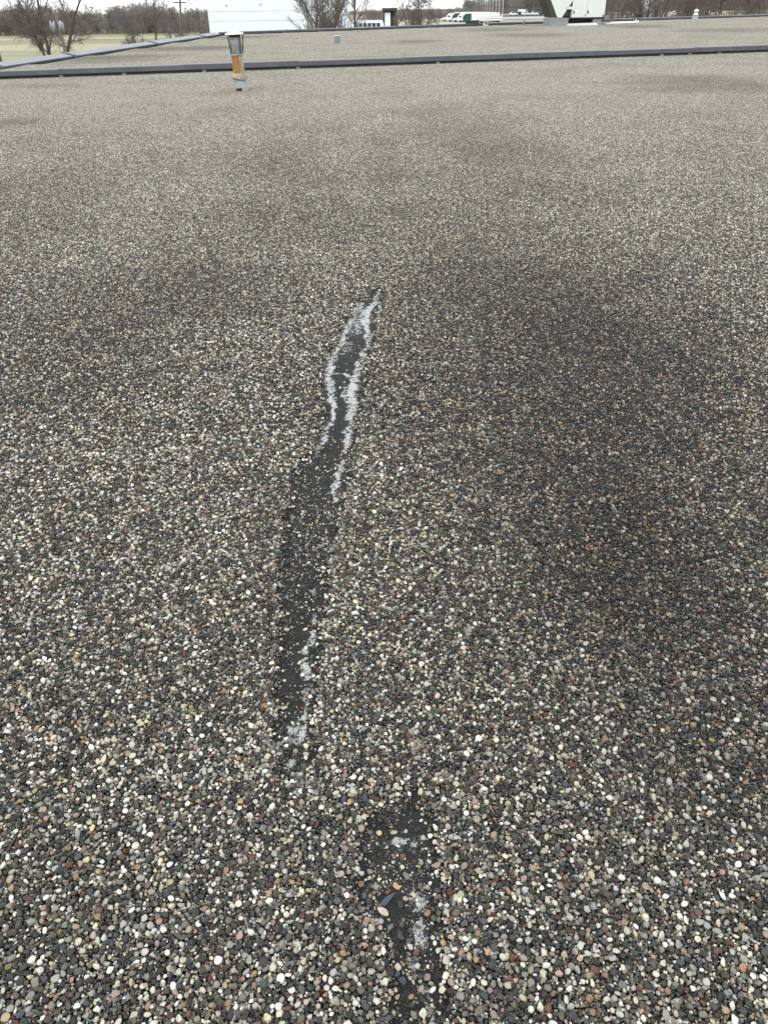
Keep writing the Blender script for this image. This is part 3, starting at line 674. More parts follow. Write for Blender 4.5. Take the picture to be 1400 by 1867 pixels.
def stub(loc, r_, h_, label):
    t = thing('vent_pipe', label, 'vent pipe', loc)
    part('pipe', MB().lathe([(r_ * 1.12, -.02), (r_ * 1.1, .02), (r_, .06), (r_ * .98, h_), (r_ * .8, h_), (r_ * .8, h_ * .5)], 20), M_STUB, t, True)
    part('rim', MB().lathe([(r_ * 1.02, h_ * .90), (r_ * 1.1, h_ * .92), (r_ * 1.1, h_), (r_ * .99, h_ + .005)], 20), M_WHITE, t, True)
    part('clamp_screw', MB().box(.3 * r_, .55 * r_, -r_ * 1.1, -r_ * .9, h_ * .08, h_ * .2), M_GALVDK, t)
    return t
stub(on_roof(615, 79), .118, .29, 'short grey metal pipe stub standing alone on the back roof')
stub(on_roof(954, 46), .075, .30, 'thin pale pipe stub near the back parapet left of the rooftop unit')

q = on_roof(1266, 36); vt = thing('vent_stack', 'slim grey vent stack with a pointed cap near the right back edge', 'vent stack', q); hv = at(1268, 13, q.y).z - q.z
part('skirt', MB().lathe([(.24, -.02), (.21, .02), (.17, .40 * hv), (.13, .42 * hv)], 20), M_GALV, vt, True)
part('collar', MB().lathe([(.15, .36 * hv), (.21, .39 * hv), (.13, .46 * hv)], 20), M_WHITE, vt, True)
part('stem', MB().lathe([(.115, .42 * hv), (.115, .68 * hv), (.09, .69 * hv)], 20), M_CREAM, vt, True)
part('cap', MB().lathe([(.16, .66 * hv), (.19, .70 * hv), (.13, .76 * hv), (.05, .84 * hv), (.001, .86 * hv)], 20), M_WHITE, vt, True)
part('cap_rod', MB().tube([(0, 0, .84 * hv), (0, 0, hv)], .022, 6), M_GALVDK, vt)

# rooftop unit
ra, rb = on_roof(1003, 47.5), on_roof(1095, 45.5); w = rb.x - ra.x; k8 = w / 92
rt = thing('rooftop_unit', 'cream rooftop air handling unit with a slanted V section on a metal curb', 'rooftop unit', ra, math.atan2(rb.y - ra.y, rb.x - ra.x) * .35)
X = lambda zx: (zx - 283) / 8.75 * k8                     # across the unit, from the close-up
Zt = lambda zy: (410 - zy) / 8.75 * k8 * .80              # up the unit
D = 2.2
part('curb_box', MB().box(X(285), X(555), 0, D, -.05, Zt(285)), M_GALV, rt)
part('curb_flange', MB().box(X(282), X(560), -.03, D + .03, Zt(305), Zt(280)), M_GALV, rt)
part('curb_box', MB().box(X(950), X(1085), .05, D, -.05, Zt(305)), M_GALV, rt)
part('recess', MB().box(X(556), X(949), .5, D - .2, -.04, Zt(300)), M_DKGREEN, rt)
part('ledge', MB().prism([(X(530), -.03), (X(1020), -.03), (X(1015), Zt(385)), (X(990), Zt(365)), (X(560), Zt(375))], -.12, .46), M_WHITE, rt)
part('base_rail', MB().box(X(565), X(1110), -.02, D, Zt(300), Zt(280)), M_BLACK, rt)
TOP = Zt(-420)
def panel(x0, x1, z0, z1, y0=0.0, t=.05): return MB().box(x0 + .008, x1 - .008, y0, y0 + t, z0, z1)
part('cabinet', MB().box(X(600), X(1112), .05, D, Zt(278), TOP), M_CREAM, rt)
for x0, x1, hx, pl in ((X(598), X(830), X(628), (X(650), X(690))), (X(830), X(1115), X(850), (X(868), X(910)))):
    dr = part('door', panel(x0, x1, Zt(272), TOP - .02), M_CREAM, rt)
    part('handle', MB().box(hx - .03, hx + .03, -.035, -.001, Zt(210), Zt(165)), M_BLACK, dr)
    part('rating_plate', MB().box(pl[0], pl[1], -.004, -.0005, Zt(205), Zt(150)), M_WHITE, dr)
    part('latch', MB().box(x1 - .10, x1 - .05, -.02, -.001, Zt(250), Zt(220)), M_GALVDK, dr)
part('roof_cap', MB().box(X(590), X(1125), -.04, D + .04, TOP + .001, TOP + .06), M_CREAM, rt)
# V section: a white end plate, its dark coils seen along the edges
zb, zt2 = Zt(272), Zt(-420); e = (zt2 - zb)
sl = (X(380) - X(260)) / (Zt(0) - Zt(275)); sr = (X(598) - X(450)) / (Zt(0) - Zt(275))
part('end_plate', MB().prism([(X(380), zb), (X(450), zb), (X(590), zb + (X(590) - X(450)) / sr), (X(590), zt2), (X(380) - sl * e, zt2)], .0, .04), M_CREAM, rt)
cw = (X(380) - X(300))
part('coil_panel', MB().prism([(X(380) - cw, zb), (X(380) - .005, zb), (X(380) - sl * e - .005, zt2), (X(380) - sl * e - cw, zt2)], .02, D), M_OLIVE, rt)
part('coil_panel', MB().prism([(X(450), zb), (X(470), zb), (X(598) - .01, zb + (X(598) - X(470)) / sr), (X(598) - .01, zb + (X(598) - X(450)) / sr)], .06, D), M_OLIVE, rt)
part('compressor_deck', MB().box(X(455), X(598), .3, D, Zt(285), Zt(255)), M_BLACK, rt)
part('compressor', MB().lathe([(.001, 0), (.2, 0), (.22, .1), (.22, .45), (.15, .55), (.001, .56)], 18), M_GALVDK, rt, True, (X(535), .6, Zt(254)))
part('cross_beam', MB().box(X(500), X(598), .0, .06, Zt(140), Zt(97)), M_CREAM, rt)
part('corner_post', MB().box(X(1090), X(1104), -.06, -.021, Zt(330), Zt(240)), M_BLACK, rt)
# cable and white conduits beside it
cb = [at(1096, 40, rb.y), on_roof(1100, 43.5), on_roof(1104, 45)]; cb[0].z = rb.z + .25
tag(part('power_cable', MB().tube(cb, .018, 6), M_BLACK), 'thin black cable drooping from the right corner of the rooftop unit', 'cable')
for k_, (pa, pb, lab) in enumerate((((1104, 45.2), (1160, 43.2), 'white conduit lying on the gravel right of the rooftop unit, nearer one'), ((1112, 42.6), (1156, 41.6), 'white conduit lying on the gravel right of the rooftop unit, farther one'))):
    A, B = on_roof(*pa), on_roof(*pb); t = thing('conduit', lab, 'conduit', A, 0, 'conduits by the rooftop unit'); B = B - A
    part('pipe', MB().tube([(0, 0, .05), B * .5 + Vector((0, 0, .06)), B + Vector((0, 0, .05))], .035, 8), M_WHITE, t, True)
    part('elbow', MB().tube([B + Vector((0, 0, .05)), B + Vector((.06, .02, .06)), B + Vector((.1, .05, .16))], .045, 8), M_WHITE, t, True)
    for f_ in (.2, .7): part('support_block', MB().box(-.09, .09, -.07, .07, -.02, .03), M_GALVDK, t, False, B * f_)

# ================================================================== GROUND
gx_ = np.r_[np.arange(-400, 401, 20)]; gy_ = np.r_[np.arange(-200, 400, 40), np.arange(400, 560, 10), np.arange(560, 2600, 120)]
vs = [(x, y, ground_z(x, y) - .02) for y in gy_ for x in gx_ * 3.0]; nn = len(gx_)
g = MB(); g.add(vs, [(j * nn + i, j * nn + i + 1, (j + 1) * nn + i + 1, (j + 1) * nn + i) for j in range(len(gy_) - 1) for i in range(nn - 1)])
struct(part('ground', g, M_GRASS))
def sheet(name, x0, x1, y0, y1, m_, dz, nx_=12, ny_=24):
    b = MB(); X_ = np.linspace(x0, x1, nx_); Y_ = np.linspace(y0, y1, ny_)
    b.add([(x, y, ground_z(x, y) + dz) for y in Y_ for x in X_], [(j * nx_ + i, j * nx_ + i + 1, (j + 1) * nx_ + i + 1, (j + 1) * nx_ + i) for j in range(ny_ - 1) for i in range(nx_ - 1)])
    return struct(part(name, b, m_))
sheet('parking_lot', -30, 47, 110, 470, M_LOT, .05)
sheet('road', 47.5, 160, 455, 478, M_LOT, .12, 40, 6)
sheet('parking_lot', 47.5, 160, 484, 520, M_ASPH, .12, 40, 8)
sheet('road', 47.5, 160, 380, 430, M_ASPH, .06)
# low far hills
def hills(xa, xb, Y, hgt, dep, seed):
    rr = random.Random(seed); b = MB(); n_ = 40; rows = 8
    ph = [rr.uniform(0, 6) for _ in range(4)]; vs = []
    for j in range(rows + 1):
        v = j / rows
        for i in range(n_ + 1):
            x = xa + (xb - xa) * i / n_; e_ = math.sin(math.pi * min(max(i / n_, 0), 1)) ** .35
            z = hgt * e_ * math.sin(math.pi * .5 * min(v * 1.4, 1)) * (1 + .18 * math.sin(x * .021 + ph[0]) + .1 * math.sin(x * .06 + ph[1]))
            vs.append((x, Y + dep * v, -5.5 + z))
    b.add(vs, [(j * (n_ + 1) + i, j * (n_ + 1) + i + 1, (j + 1) * (n_ + 1) + i + 1, (j + 1) * (n_ + 1) + i) for j in range(rows) for i in range(n_)])
    zf = lambda x, y: -5.5 + hgt * (math.sin(math.pi * min(max((x - xa) / (xb - xa), 0), 1)) ** .35) * math.sin(math.pi * .5 * min((y - Y) / dep * 1.4, 1)) * (1 + .18 * math.sin(x * .021 + ph[0]) + .1 * math.sin(x * .06 + ph[1]))
    return struct(part('hill', b, mat('hill_scrub', (.085, .075, .062), .95, var=.3, scale=.05), None, True)), zf
_, hz1 = hills(85, 520, 620, 24, 160, 1)
_, hz2 = hills(-160, 420, 1000, 4, 200, 2)

# ================================================================== TREES
def rand_perp(d, rr):
    v = Vector((rr.gauss(0, 1), rr.gauss(0, 1), rr.gauss(0, 1))); v -= d * v.dot(d); return v.normalized()
def limb(mb, p, d, ln_, r_, rr, nseg, sides, wob, up, taper=.35):
    pts = [p.copy()]; rad = [r_]
    for i in range(nseg):
        d = (d + rand_perp(d, rr) * rr.gauss(0, wob) + Vector((0, 0, up))).normalized(); p = p + d * (ln_ / nseg); pts.append(p.copy()); rad.append(r_ * (1 - (1 - taper) * (i + 1) / nseg))
    mb.tube(pts, rad, sides, False); return pts, rad, d
def make_tree(seed, h_, stems, kids=(6, 5, 5), spread=.8, droop=0.0, lean=(0, 0), r_=.22, twig=.014, fork=.35, upness=.06):
    rr = random.Random(seed); tr = MB(); cr2 = MB()
    def grow(pts, rad, lev, ln_):
        k_ = kids[lev]
        for _ in range(k_):
            f = rr.uniform(fork if lev == 0 else .18, 1.0); i = min(int(f * (len(pts) - 1)), len(pts) - 2); t = f * (len(pts) - 1) - i
            p = pts[i].lerp(pts[i + 1], t); d0 = (pts[i + 1] - pts[i]).normalized()
            d = (d0 + rand_perp(d0, rr) * rr.uniform(.5, 1.25) * spread).normalized()
            l2 = ln_ * rr.uniform(.38, .68) * (1.12 - .4 * f); rb_ = max((rad[i] * .6) * rr.uniform(.6, .95), twig)
            u_ = upness if lev < 2 else upness * .5 - droop
            p2, r2_, _d = limb(cr2, p, d, l2, rb_, rr, 4 if lev < 2 else 3, 5 if lev == 0 else (4 if lev == 1 else 3), .17, u_, .4)
            r2_ = [max(q_, twig) for q_ in r2_]
            if lev + 1 < len(kids): grow(p2, r2_, lev + 1, l2)
    for s_ in range(stems):
        an = 6.283 * s_ / max(stems, 1) + rr.uniform(-.5, .5); out_ = 0 if stems == 1 else rr.uniform(.22, .5) * spread
        d = Vector((math.cos(an) * out_ + lean[0], math.sin(an) * out_ + lean[1], 1)).normalized()
        hh = h_ * rr.uniform(.8, 1.0) * (1 if stems == 1 else .9)
        pts, rad, _d = limb(tr, Vector((math.cos(an) * .12 * (stems > 1), math.sin(an) * .12 * (stems > 1), -.3)), d, hh, r_ * (1 if stems == 1 else rr.uniform(.65, 1)), rr, 8, 7, .09, .03, .16)
        grow(pts, rad, 0, hh * .62)
    return tr.mesh('trunk', M_BARK, True, False), cr2.mesh('crown', M_TWIG, True, False)
KINDS = {
    'willow': make_tree(11, 10.5, 3, (12, 12, 14), 1.0, .16, r_=.22, twig=.011, fork=.22, upness=.03),
    'tall': make_tree(12, 12, 1, (14, 8, 6), .75, 0, r_=.24, twig=.016, fork=.25),
    'multi': make_tree(13, 11, 4, (11, 8, 7), .62, 0, r_=.20, twig=.016, fork=.2, upness=.10),
    'fan': make_tree(14, 7.5, 5, (9, 8, 6), .9, 0, r_=.15, twig=.014, fork=.15, upness=.02),
    'leaner': make_tree(15, 9, 1, (12, 8, 6), .8, .0, (.75, .1), r_=.2, twig=.015, fork=.25),
    'arch': make_tree(16, 9, 3, (12, 9, 8), 1.1, .05, r_=.22, twig=.016, fork=.2, upness=0),
    'sapling': make_tree(17, 5, 1, (10, 5), .5, 0, r_=.06, twig=.013, fork=.3, upness=.12)}
def tree(kind, px_, Y, sc, rz_, label, name='bare_tree', group='bare trees beyond the roof', base=None):
    q = at(px_, 40, Y); z = ground_z(q.x, q.y) if base is None else base
    # base column follows the trunk at roof-edge height
    t = thing(name, label, 'tree', (q.x, q.y, z), rz_, group); t.scale = (sc, sc, sc)
    link('trunk', KINDS[kind][0], t); link('crown', KINDS[kind][1], t); return t
tree('willow', 84, 92, 1.28, 2.4, 'broad spreading bare tree on the grass at far left, in front of the transformer pole')
tree('tall', -16, 125, 1.0, .5, 'bare tree at the left border, its branches behind the broad tree')
tree('fan', 243, 135, .75, .4, 'low forked bare tree left of the tall one, by the field')
tree('tall', 277, 130, .80, 1.9, 'upright bare tree with a straight dark trunk at the field edge')
tree('leaner', 296, 128, .72, 0.0, 'bare tree leaning to the right over the parapet, left of the wooden pole')
tree('arch', 318, 150, .62, 1.1, 'scrubby arching bare tree around the foot of the wooden pole')
tree('leaner', 345, 140, .80, .4, 'bare tree leaning to the right between the wooden pole and the white building')
tree('tall', 366, 160, .62, 4, 'bare tree against the left corner of the white building')
tree('sapling', 394, 85, .72, 0, 'thin pale shrub in front of the left corner of the white wall', 'bare_shrub')
tree('sapling', 464, 85, .62, 2, 'tiny lone sapling in front of the white wall, just above the parapet', 'bare_shrub')
tree('multi', 584, 88, 1.0, .6, 'bare tree with several stems fanning left in front of the white wall')
tree('multi', 604, 96, .95, 3.3, 'bare tree with two thick upright dark stems before the white wall')
tree('tall', 640, 92, .80, 2.2, 'bare tree at the right end of the white wall, beside the bus')
tree('fan', 738, 98, 1.05, 1.2, 'low spreading bare tree with forked stems, right of the dark garage')
tree('fan', 772, 100, 1.12, 3.9, 'low spreading bare tree leaning right, left of the green cabs')
tree('sapling', 867, 110, .72, 1, 'thin bare sapling in front of the white trailers', 'bare_shrub')
tree('multi', 1112, 98, .9, 2.0, 'dense bare tree just right of the rooftop unit')
tree('arch', 1140, 108, .95, .3, 'bare tree with crossing limbs, second right of the rooftop unit')
tree('multi', 1180, 100, .95, 4.4, 'large many stemmed bare tree behind the floodlight')
tree('fan', 1228, 104, 1.25, .9, 'wide fan shaped bare tree left of the slim vent stack')
tree('fan', 1252, 112, 1.1, 2.6, 'fan shaped bare tree directly behind the slim vent stack')
tree('arch', 1312, 110, .95, 2.2, 'arching bare tree right of the slim vent stack')
tree('arch', 1345, 105, 1.0, 5.0, 'arching bare tree, second from the right border')
tree('fan', 1158, 118, 1.05, 2.2, 'low bushy bare tree between the two trees beside the floodlight')
tree('arch', 1205, 116, .85, 3.6, 'bare tree with tangled twigs between the floodlight and the fan shaped tree')
tree('fan', 1285, 104, 1.0, 5.1, 'low tangled bare tree immediately right of the slim vent stack')
tree('multi', 1385, 100, 1.05, 1.4, 'thick dark stemmed bare tree at the right border')

# woods far off
def far_tree(seed, h_):
    rr = random.Random(seed); b = MB(); p = Vector((0, 0, 0)); pts, rad, _d = limb(b, p, Vector((rr.gauss(0, .06), rr.gauss(0, .06), 1)).normalized(), h_, .17, rr, 5, 4, .08, 0, .25)
    for _ in range(30):
        f = rr.uniform(.12, 1); i = min(int(f * 5), 4); q = pts[i].lerp(pts[i + 1], f * 5 - i); d = Vector((rr.gauss(0, 1), rr.gauss(0, 1), rr.uniform(.2, 1.3))).normalized()
        l_ = h_ * .42 * (1.15 - .6 * f); p2, r2_, _d = limb(b, q, d, l_, .075, rr, 2, 3, .2, .05, .5)
        for _ in range(3):
            k_ = rr.uniform(.3, 1); q2 = p2[0].lerp(p2[2], k_); limb(b, q2, (d + rand_perp(d, rr) * .8).normalized(), l_ * .5, .05, rr, 1, 3, .1, .05, .5)
    V = np.array([v[:] for v in b.v]); return V, [f for f in b.f]
FT = [far_tree(30 + i, 8) for i in range(5)]
FTf = [np.array([list(f) for f in t[1]]) for t in FT]
def wood(name, spots, label, m_):
    Vs = []; Fs = []; o_ = 0
    for x, y, z, s_, a_ in spots:
        k_ = random.randrange(5); V, Fa = FT[k_][0], FTf[k_]; c_, n_ = math.cos(a_), math.sin(a_)
        Vs.append(np.c_[(V[:, 0] * c_ - V[:, 1] * n_) * s_ + x, (V[:, 0] * n_ + V[:, 1] * c_) * s_ + y, V[:, 2] * s_ + z]); Fs.append(Fa + o_); o_ += len(V)
    V = np.concatenate(Vs); Fa = np.concatenate(Fs); me_ = bpy.data.meshes.new(name)
    me_.vertices.add(len(V)); me_.vertices.foreach_set('co', V.astype(np.float32).ravel()); me_.loops.add(Fa.size); me_.loops.foreach_set('vertex_index', Fa.astype(np.int32).ravel())
    me_.polygons.add(len(Fa)); me_.polygons.foreach_set('loop_start', np.arange(0, Fa.size, 4, dtype=np.int32)); me_.update(calc_edges=True); me_.materials.append(m_)
    o = link(name, me_); o['kind'] = 'stuff'; o['label'] = label; o['category'] = 'wood'; return o
rr = random.Random(5); sp_ = []
for _ in range(480):
    px_ = rr.uniform(-90, 400); Y = rr.uniform(296, 345); q = at(px_, 40, Y); s_ = rr.uniform(.55, .90) * (1 + .12 * math.sin(px_ * .03))
    sp_.append((q.x, q.y, -4.75, s_, rr.uniform(0, 6)))
for _ in range(420):
    px_ = rr.uniform(-90, 400); Y = rr.uniform(292, 330); q = at(px_, 40, Y); sp_.append((q.x, q.y, -4.75, rr.uniform(.3, .5), rr.uniform(0, 6)))
wood('wood', sp_, 'grey brown bare wood along the far edge of the grass field', M_TWIG2)
sp_ = []
for _ in range(620):
    px_ = rr.uniform(846, 1480); Y = rr.uniform(625, 700); q = at(px_, 40, Y); sp_.append((q.x, q.y, hz1(q.x, q.y) - .5, rr.uniform(.9, 1.5), rr.uniform(0, 6)))
wood('hillside_wood', sp_, 'dark bare wood covering the hillside behind the car park', M_TWIG2)
sp_ = []
for _ in range(260):
    px_ = rr.uniform(668, 880); Y = rr.uniform(486, 560); q = at(px_, 40, Y); sp_.append((q.x, q.y, ground_z(q.x, q.y) - .3, rr.uniform(.42, .72), rr.uniform(0, 6)))
wood('distant_wood', sp_, 'low distant strip of bare wood behind the trailers', M_TWIG2)

# ================================================================== BUILDINGS, POLES, WIRES
Yb = 112; bl, br_ = at(381, 40, Yb), at(633, 40, Yb)
wb = thing('white_building', 'large plain white building with faint panel seams behind the bare trees', 'building', (bl.x, Yb, -4.7), .02)
wd = br_.x - bl.x; zs = [0, at(500, 37.5, Yb).z + 4.7, at(500, 20, Yb).z + 4.7, 9.2, 12.2]
part('wall', MB().box(.06, wd - .06, .07, 26, -.3, 12.1), M_PANEL, wb)
part('roof', MB().box(-.05, wd + .05, -.05, 26.1, 12.201, 12.4), M_CAP, wb)
pw = wd / 4
for i in range(4):
    for j in range(4):
        part('wall_panel', MB().box(i * pw + .006, (i + 1) * pw - .006, 0, .06, zs[j] + .028, zs[j + 1] - .028), M_PANEL, wb)
part('side_wall', MB().box(.0, .055, .075, 26, -.3, 12.15), mat('side_cladding', (.30, .29, .29), .8), wb)
for px_, py_ in ((413, 10), (475, 8)):
    q = at(px_, py_, Yb); part('wall_fixture', MB().box(-.08, .08, -.1, -.001, -.07, .07), M_GALVDK, wb, False, (q.x - bl.x, 0, q.z + 4.7))

Yg = 270; a_, b_ = at(699, 40, Yg), at(722, 40, Yg)
gb = thing('garage', 'dark brown flat roofed garage with a white doorway behind the low bare trees', 'building', (a_.x, Yg, -4.7)); wg = b_.x - a_.x; hg = at(710, 17, Yg).z + 4.7
part('wall', MB().box(wg * .78, wg, 0, 9, 0, hg - .4), M_BROWN, gb); part('wall', MB().box(0, wg * .08, 0, 9, 0, hg - .4), M_BROWN, gb); part('back_wall', MB().box(wg * .08, wg * .78, 8, 9, 0, hg - .4), M_WHITE, gb)
part('roof', MB().box(-.4, wg + .4, -.6, 9.4, hg - .399, hg + .35), M_BROWN, gb); part('door', MB().box(wg * .10, wg * .55, .3, .45, 0, hg - .8), M_WHITE, gb)

# fence posts at the yard
Yf = 290; t = thing('fence', 'fence of thin upright grey posts beside the white bus', 'fence', (at(640, 40, Yf).x, Yf, -4.7)); wf = at(668, 40, Yf).x - at(640, 40, Yf).x; hf = at(650, 16, Yf).z + 4.7
for i in range(9): part('post', MB().box(wf * i / 8 - .06, wf * i / 8 + .06, -.06, .06, 0, hf), M_GALVDK, t)
for z_ in (.97, .55): part('rail', MB().box(0, wf, -.04, .04, hf * z_ - .08, hf * z_ + .0), M_GALVDK, t)

def wheel_set(root, xs_, y0, y1, r_, w_=.25):
    for x in xs_:
        for y in (y0, y1):
            b = MB(); M2 = Matrix.Translation((x, y, r_)) @ Matrix.Rotation(math.pi / 2, 4, 'X'); c_ = MB().lathe([(r_ * .3, -w_ / 2), (r_, -w_ / 2), (r_, w_ / 2), (r_ * .3, w_ / 2)], 14, True)
            b.add([M2 @ Vector(v) for v in c_.v], c_.f); part('wheel', b, M_TYRE, root)
# white bus and pickup in the yard
q = at(655, 40, 262); bus = thing('bus', 'white bus with a dark window band partly behind the bare trees', 'bus', (q.x - 2, 262, -4.7), .06)
lb = at(706, 40, 262).x - q.x + 1; 
part('body', MB().prism([(0, .5), (lb, .5), (lb, 2.3), (lb - .4, 3.2), (.2, 3.3), (0, 3.0)], 0, 2.5), M_WHITE, bus); part('windscreen', MB().prism([(lb - .02, 1.5), (lb + .02, 1.5), (lb - .3, 2.9), (lb - .36, 2.9)], .2, 2.3), M_GLASS, bus)
for i in range(6): part('window', MB().box(.5 + i * lb / 7, .5 + (i + .82) * lb / 7, -.02, .001, 1.7, 2.6), M_GLASS, bus)
wheel_set(bus, (1.6, lb - 1.8), .2, 2.3, .5)
q = at(668, 40, 215); pk = thing('pickup_truck', 'white pickup truck parked in front of the bus', 'pickup truck', (q.x - 3, 215, -4.7), .05)
part('body', MB().prism([(0, .5), (6, .5), (6.05, 1.1), (5.8, 1.35), (4.5, 1.45), (0, 1.4)], 0, 2), M_WHITE, pk); part('cab', MB().prism([(1.7, 1.42), (4.5, 1.46), (3.8, 2.15), (2.0, 2.15)], .1, 1.9), M_WHITE, pk)
part('window', MB().prism([(2.1, 1.5), (3.0, 1.5), (3.0, 2.05), (2.2, 2.05)], .07, .1), M_GLASS, pk); part('window', MB().prism([(3.1, 1.5), (4.2, 1.5), (3.75, 2.05), (3.1, 2.05)], .07, .1), M_GLASS, pk)
wheel_set(pk, (1.2, 4.9), .1, 1.9, .42)
q = at(706, 44, 212); pl_ = thing('red_barrier', 'slanted red barrier arm in front of the garage', 'barrier', (q.x, 212, -4.7), .1)
part('arm', MB().prism([(-1.9, 2.45), (-1.5, 2.5), (1.2, .5), (.9, .2)], 0, .2), M_RED, pl_); part('post', MB().box(-1.8, -1.55, -.02, .22, 0, 2.42), M_DARKBASE, pl_)

# semi trailers
def semi(px_l, px_r, Y, cab, lab, top_px, rz_=0.0):
    a_, b_ = at(px_l, 36, Y), at(px_r, 36, Y); L2 = b_.x - a_.x; z = ground_z(a_.x, Y); hh = at((px_l + px_r) / 2, top_px, Y).z - z
    t = thing('semi_truck', lab, 'truck', (a_.x, Y, z), rz_, 'semi trucks parked in the yard'); cl = 6.0
    part('trailer', MB().box(cl + .3, L2, 0, 2.6, 1.15, hh), M_WHITE, t); part('trailer_skirt', MB().box(cl + 3, L2 - 3, .05, 2.5, .5, 1.148), M_WHITE, t)
    part('cab', MB().prism([(2.2, .6), (cl, .6), (cl, hh * .93), (3.6, hh * .9), (2.5, hh * .68), (2.2, hh * .5)], .1, 2.5), cab, t)
    part('bonnet', MB().prism([(0, .6), (2.199, .6), (2.199, hh * .5), (.3, hh * .42), (0, hh * .3)], .3, 2.3), M_WHITE, t)
    part('windscreen', MB().prism([(2.24, hh * .52), (2.30, hh * .52), (2.58, hh * .68), (2.5, hh * .68)], .3, 2.3), M_GLASS, t)
    part('window', MB().prism([(2.7, hh * .5), (3.8, hh * .5), (3.8, hh * .66), (2.9, hh * .66)], .06, .099), M_GLASS, t)
    part('bumper', MB().box(-.15, -.001, .2, 2.4, .4, .9), M_GALV, t); wheel_set(t, (1.2, 4.6, 5.6, L2 - 1.2, L2 - 2.4), .2, 2.4, .5)
    return t
semi(806, 880, 455, M_WHITE, 'farthest semi truck in the row, white cab and white trailer', 22)
semi(816, 893, 446, M_CABGREEN, 'green cabbed semi truck with white trailer, second from the back of the row', 22.3)
semi(826, 903, 437, M_WHITE, 'white cabbed semi truck with white trailer in the middle of the row', 22.6)
semi(835, 910, 428, M_CABGREEN, 'nearest green cabbed semi truck with white trailer in the row', 23)
q = at(872, 36, 400); q2 = at(916, 36, 400); ct = thing('box_trailer', 'cream low box trailer standing in front of the white semi trailers', 'trailer', (q.x, 400, ground_z(q.x, 400)))
part('body', MB().box(0, q2.x - q.x, 0, 2.6, .9, at(894, 29, 400).z - ground_z(q.x, 400)), M_CREAM, ct); part('stripe', MB().box(0.01, q2.x - q.x - .01, -.015, -.001, 1.7, 1.76), M_GALVDK, ct); wheel_set(ct, (1.5, q2.x - q.x - 1.5), .2, 2.4, .45)

# row of thin poles
ordn = ['first', 'second', 'third', 'fourth', 'fifth', 'sixth', 'seventh', 'eighth', 'ninth']
for i, px_ in enumerate((916, 909.5, 903.5, 897.5, 892.5, 888, 883.5, 879.5, 875)):
    Y = 470 + i * 14; q = at(px_, 20, Y); t = thing('net_pole', f'tall thin pale pole behind the trailers, {ordn[i]} from the right in its row', 'pole', (q.x, Y, -4.8), 0, 'tall pale poles behind the trailers')
    hp = 13; part('shaft', MB().tube([(0, 0, 0), (0, 0, hp)], [.2, .14], 8), M_PALEPOLE, t); part('cap', MB().lathe([(.16, hp), (.17, hp + .1), (.001, hp + .2)], 8), M_PALEPOLE, t)
for i, px_ in enumerate((867, 864, 861, 857.5, 854, 851.5, 849, 844)):
    Y = 640 + i * 14; q = at(px_, 20, Y); t = thing('net_pole', f'short thin pale pole left of the tall ones, {ordn[i]} from right in its row', 'pole', (q.x, Y, -4.8), 0, 'short pale poles behind the trailers')
    hp = at(px_, 9, Y).z + 4.8; part('shaft', MB().tube([(0, 0, 0), (0, 0, hp)], [.2, .15], 8), M_PALEPOLE, t)

# parked cars
def make_car(body):
    t = thing('parked_car', 'car', 'car')
    part('body', MB().prism([(0, .35), (4.5, .35), (4.55, .75), (4.3, .95), (.15, 1.0), (0, .8)], 0, 1.8), body, t)
    part('cabin', MB().prism([(.55, .98), (3.5, .96), (2.75, 1.48), (1.1, 1.5)], .12, 1.68), body, t)
    part('window', MB().prism([(.85, 1.02), (1.9, 1.02), (1.9, 1.42), (1.2, 1.42)], .09, .118), M_GLASS, t); part('window', MB().prism([(2.0, 1.02), (3.2, 1.02), (2.7, 1.42), (2.0, 1.42)], .09, .118), M_GLASS, t)
    part('windscreen', MB().prism([(3.08, 1.06), (3.42, 1.0), (2.84, 1.44), (2.76, 1.44)], .25, 1.55), M_GLASS, t)
    wheel_set(t, (.85, 3.6), .12, 1.68, .33, .2); return t
CW, CB_, CG = M_WHITE, mat('black_car_paint', (.02, .022, .025), .3), mat('silver_car_paint', (.35, .36, .37), .35, metal=.3)
protos = {k_: make_car(v) for k_, v in (('white', CW), ('black', CB_), ('silver', CG))}; used = set()
def car(kind, px_, Y, rz_, label, grp='cars in the far car park'):
    o = protos[kind] if kind not in used else copy_tree(protos[kind]); used.add(kind)
    q = at(px_, 28, Y); o.location = (q.x, Y, ground_z(q.x, Y) + .14); o.rotation_euler = (0, 0, rz_); o['label'] = label; o['group'] = grp
car('white', 929, 492, .15, 'white car at the left end of the far car park row')
car('black', 937, 494, .1, 'black car just right of the leftmost white car in the far row')
car('silver', 942, 505, .2, 'silver car parked behind the black one near the left of the far row')
car('white', 951, 492, .1, 'white car in the middle left of the far row, before the pale van')
car('black', 959, 493, .1, 'black car in the middle of the far car park row')
car('white', 967, 492, .12, 'white car right of the middle black car in the far row')
car('silver', 975, 495, .1, 'silver car in the right half of the far row')
car('black', 983, 492, .1, 'black car at the right of the far row, near the rooftop unit')
car('white', 991, 492, .1, 'white car at the right end of the far row, beside the rooftop unit')
q = at(945, 25, 515); vn = thing('van', 'white high roofed van standing taller behind the far row of cars', 'van', (q.x, 515, ground_z(q.x, 515) + .14), .1)
part('body', MB().prism([(0, .4), (6, .4), (6, 1.3), (5.2, 1.5), (4.6, 2.5), (0, 2.6)], 0, 2), M_WHITE, vn); part('window', MB().prism([(4.0, 1.5), (5.1, 1.5), (4.6, 2.3), (4.0, 2.3)], -.03, -.001), M_GLASS, vn); wheel_set(vn, (1.2, 4.8), .1, 1.9, .38)
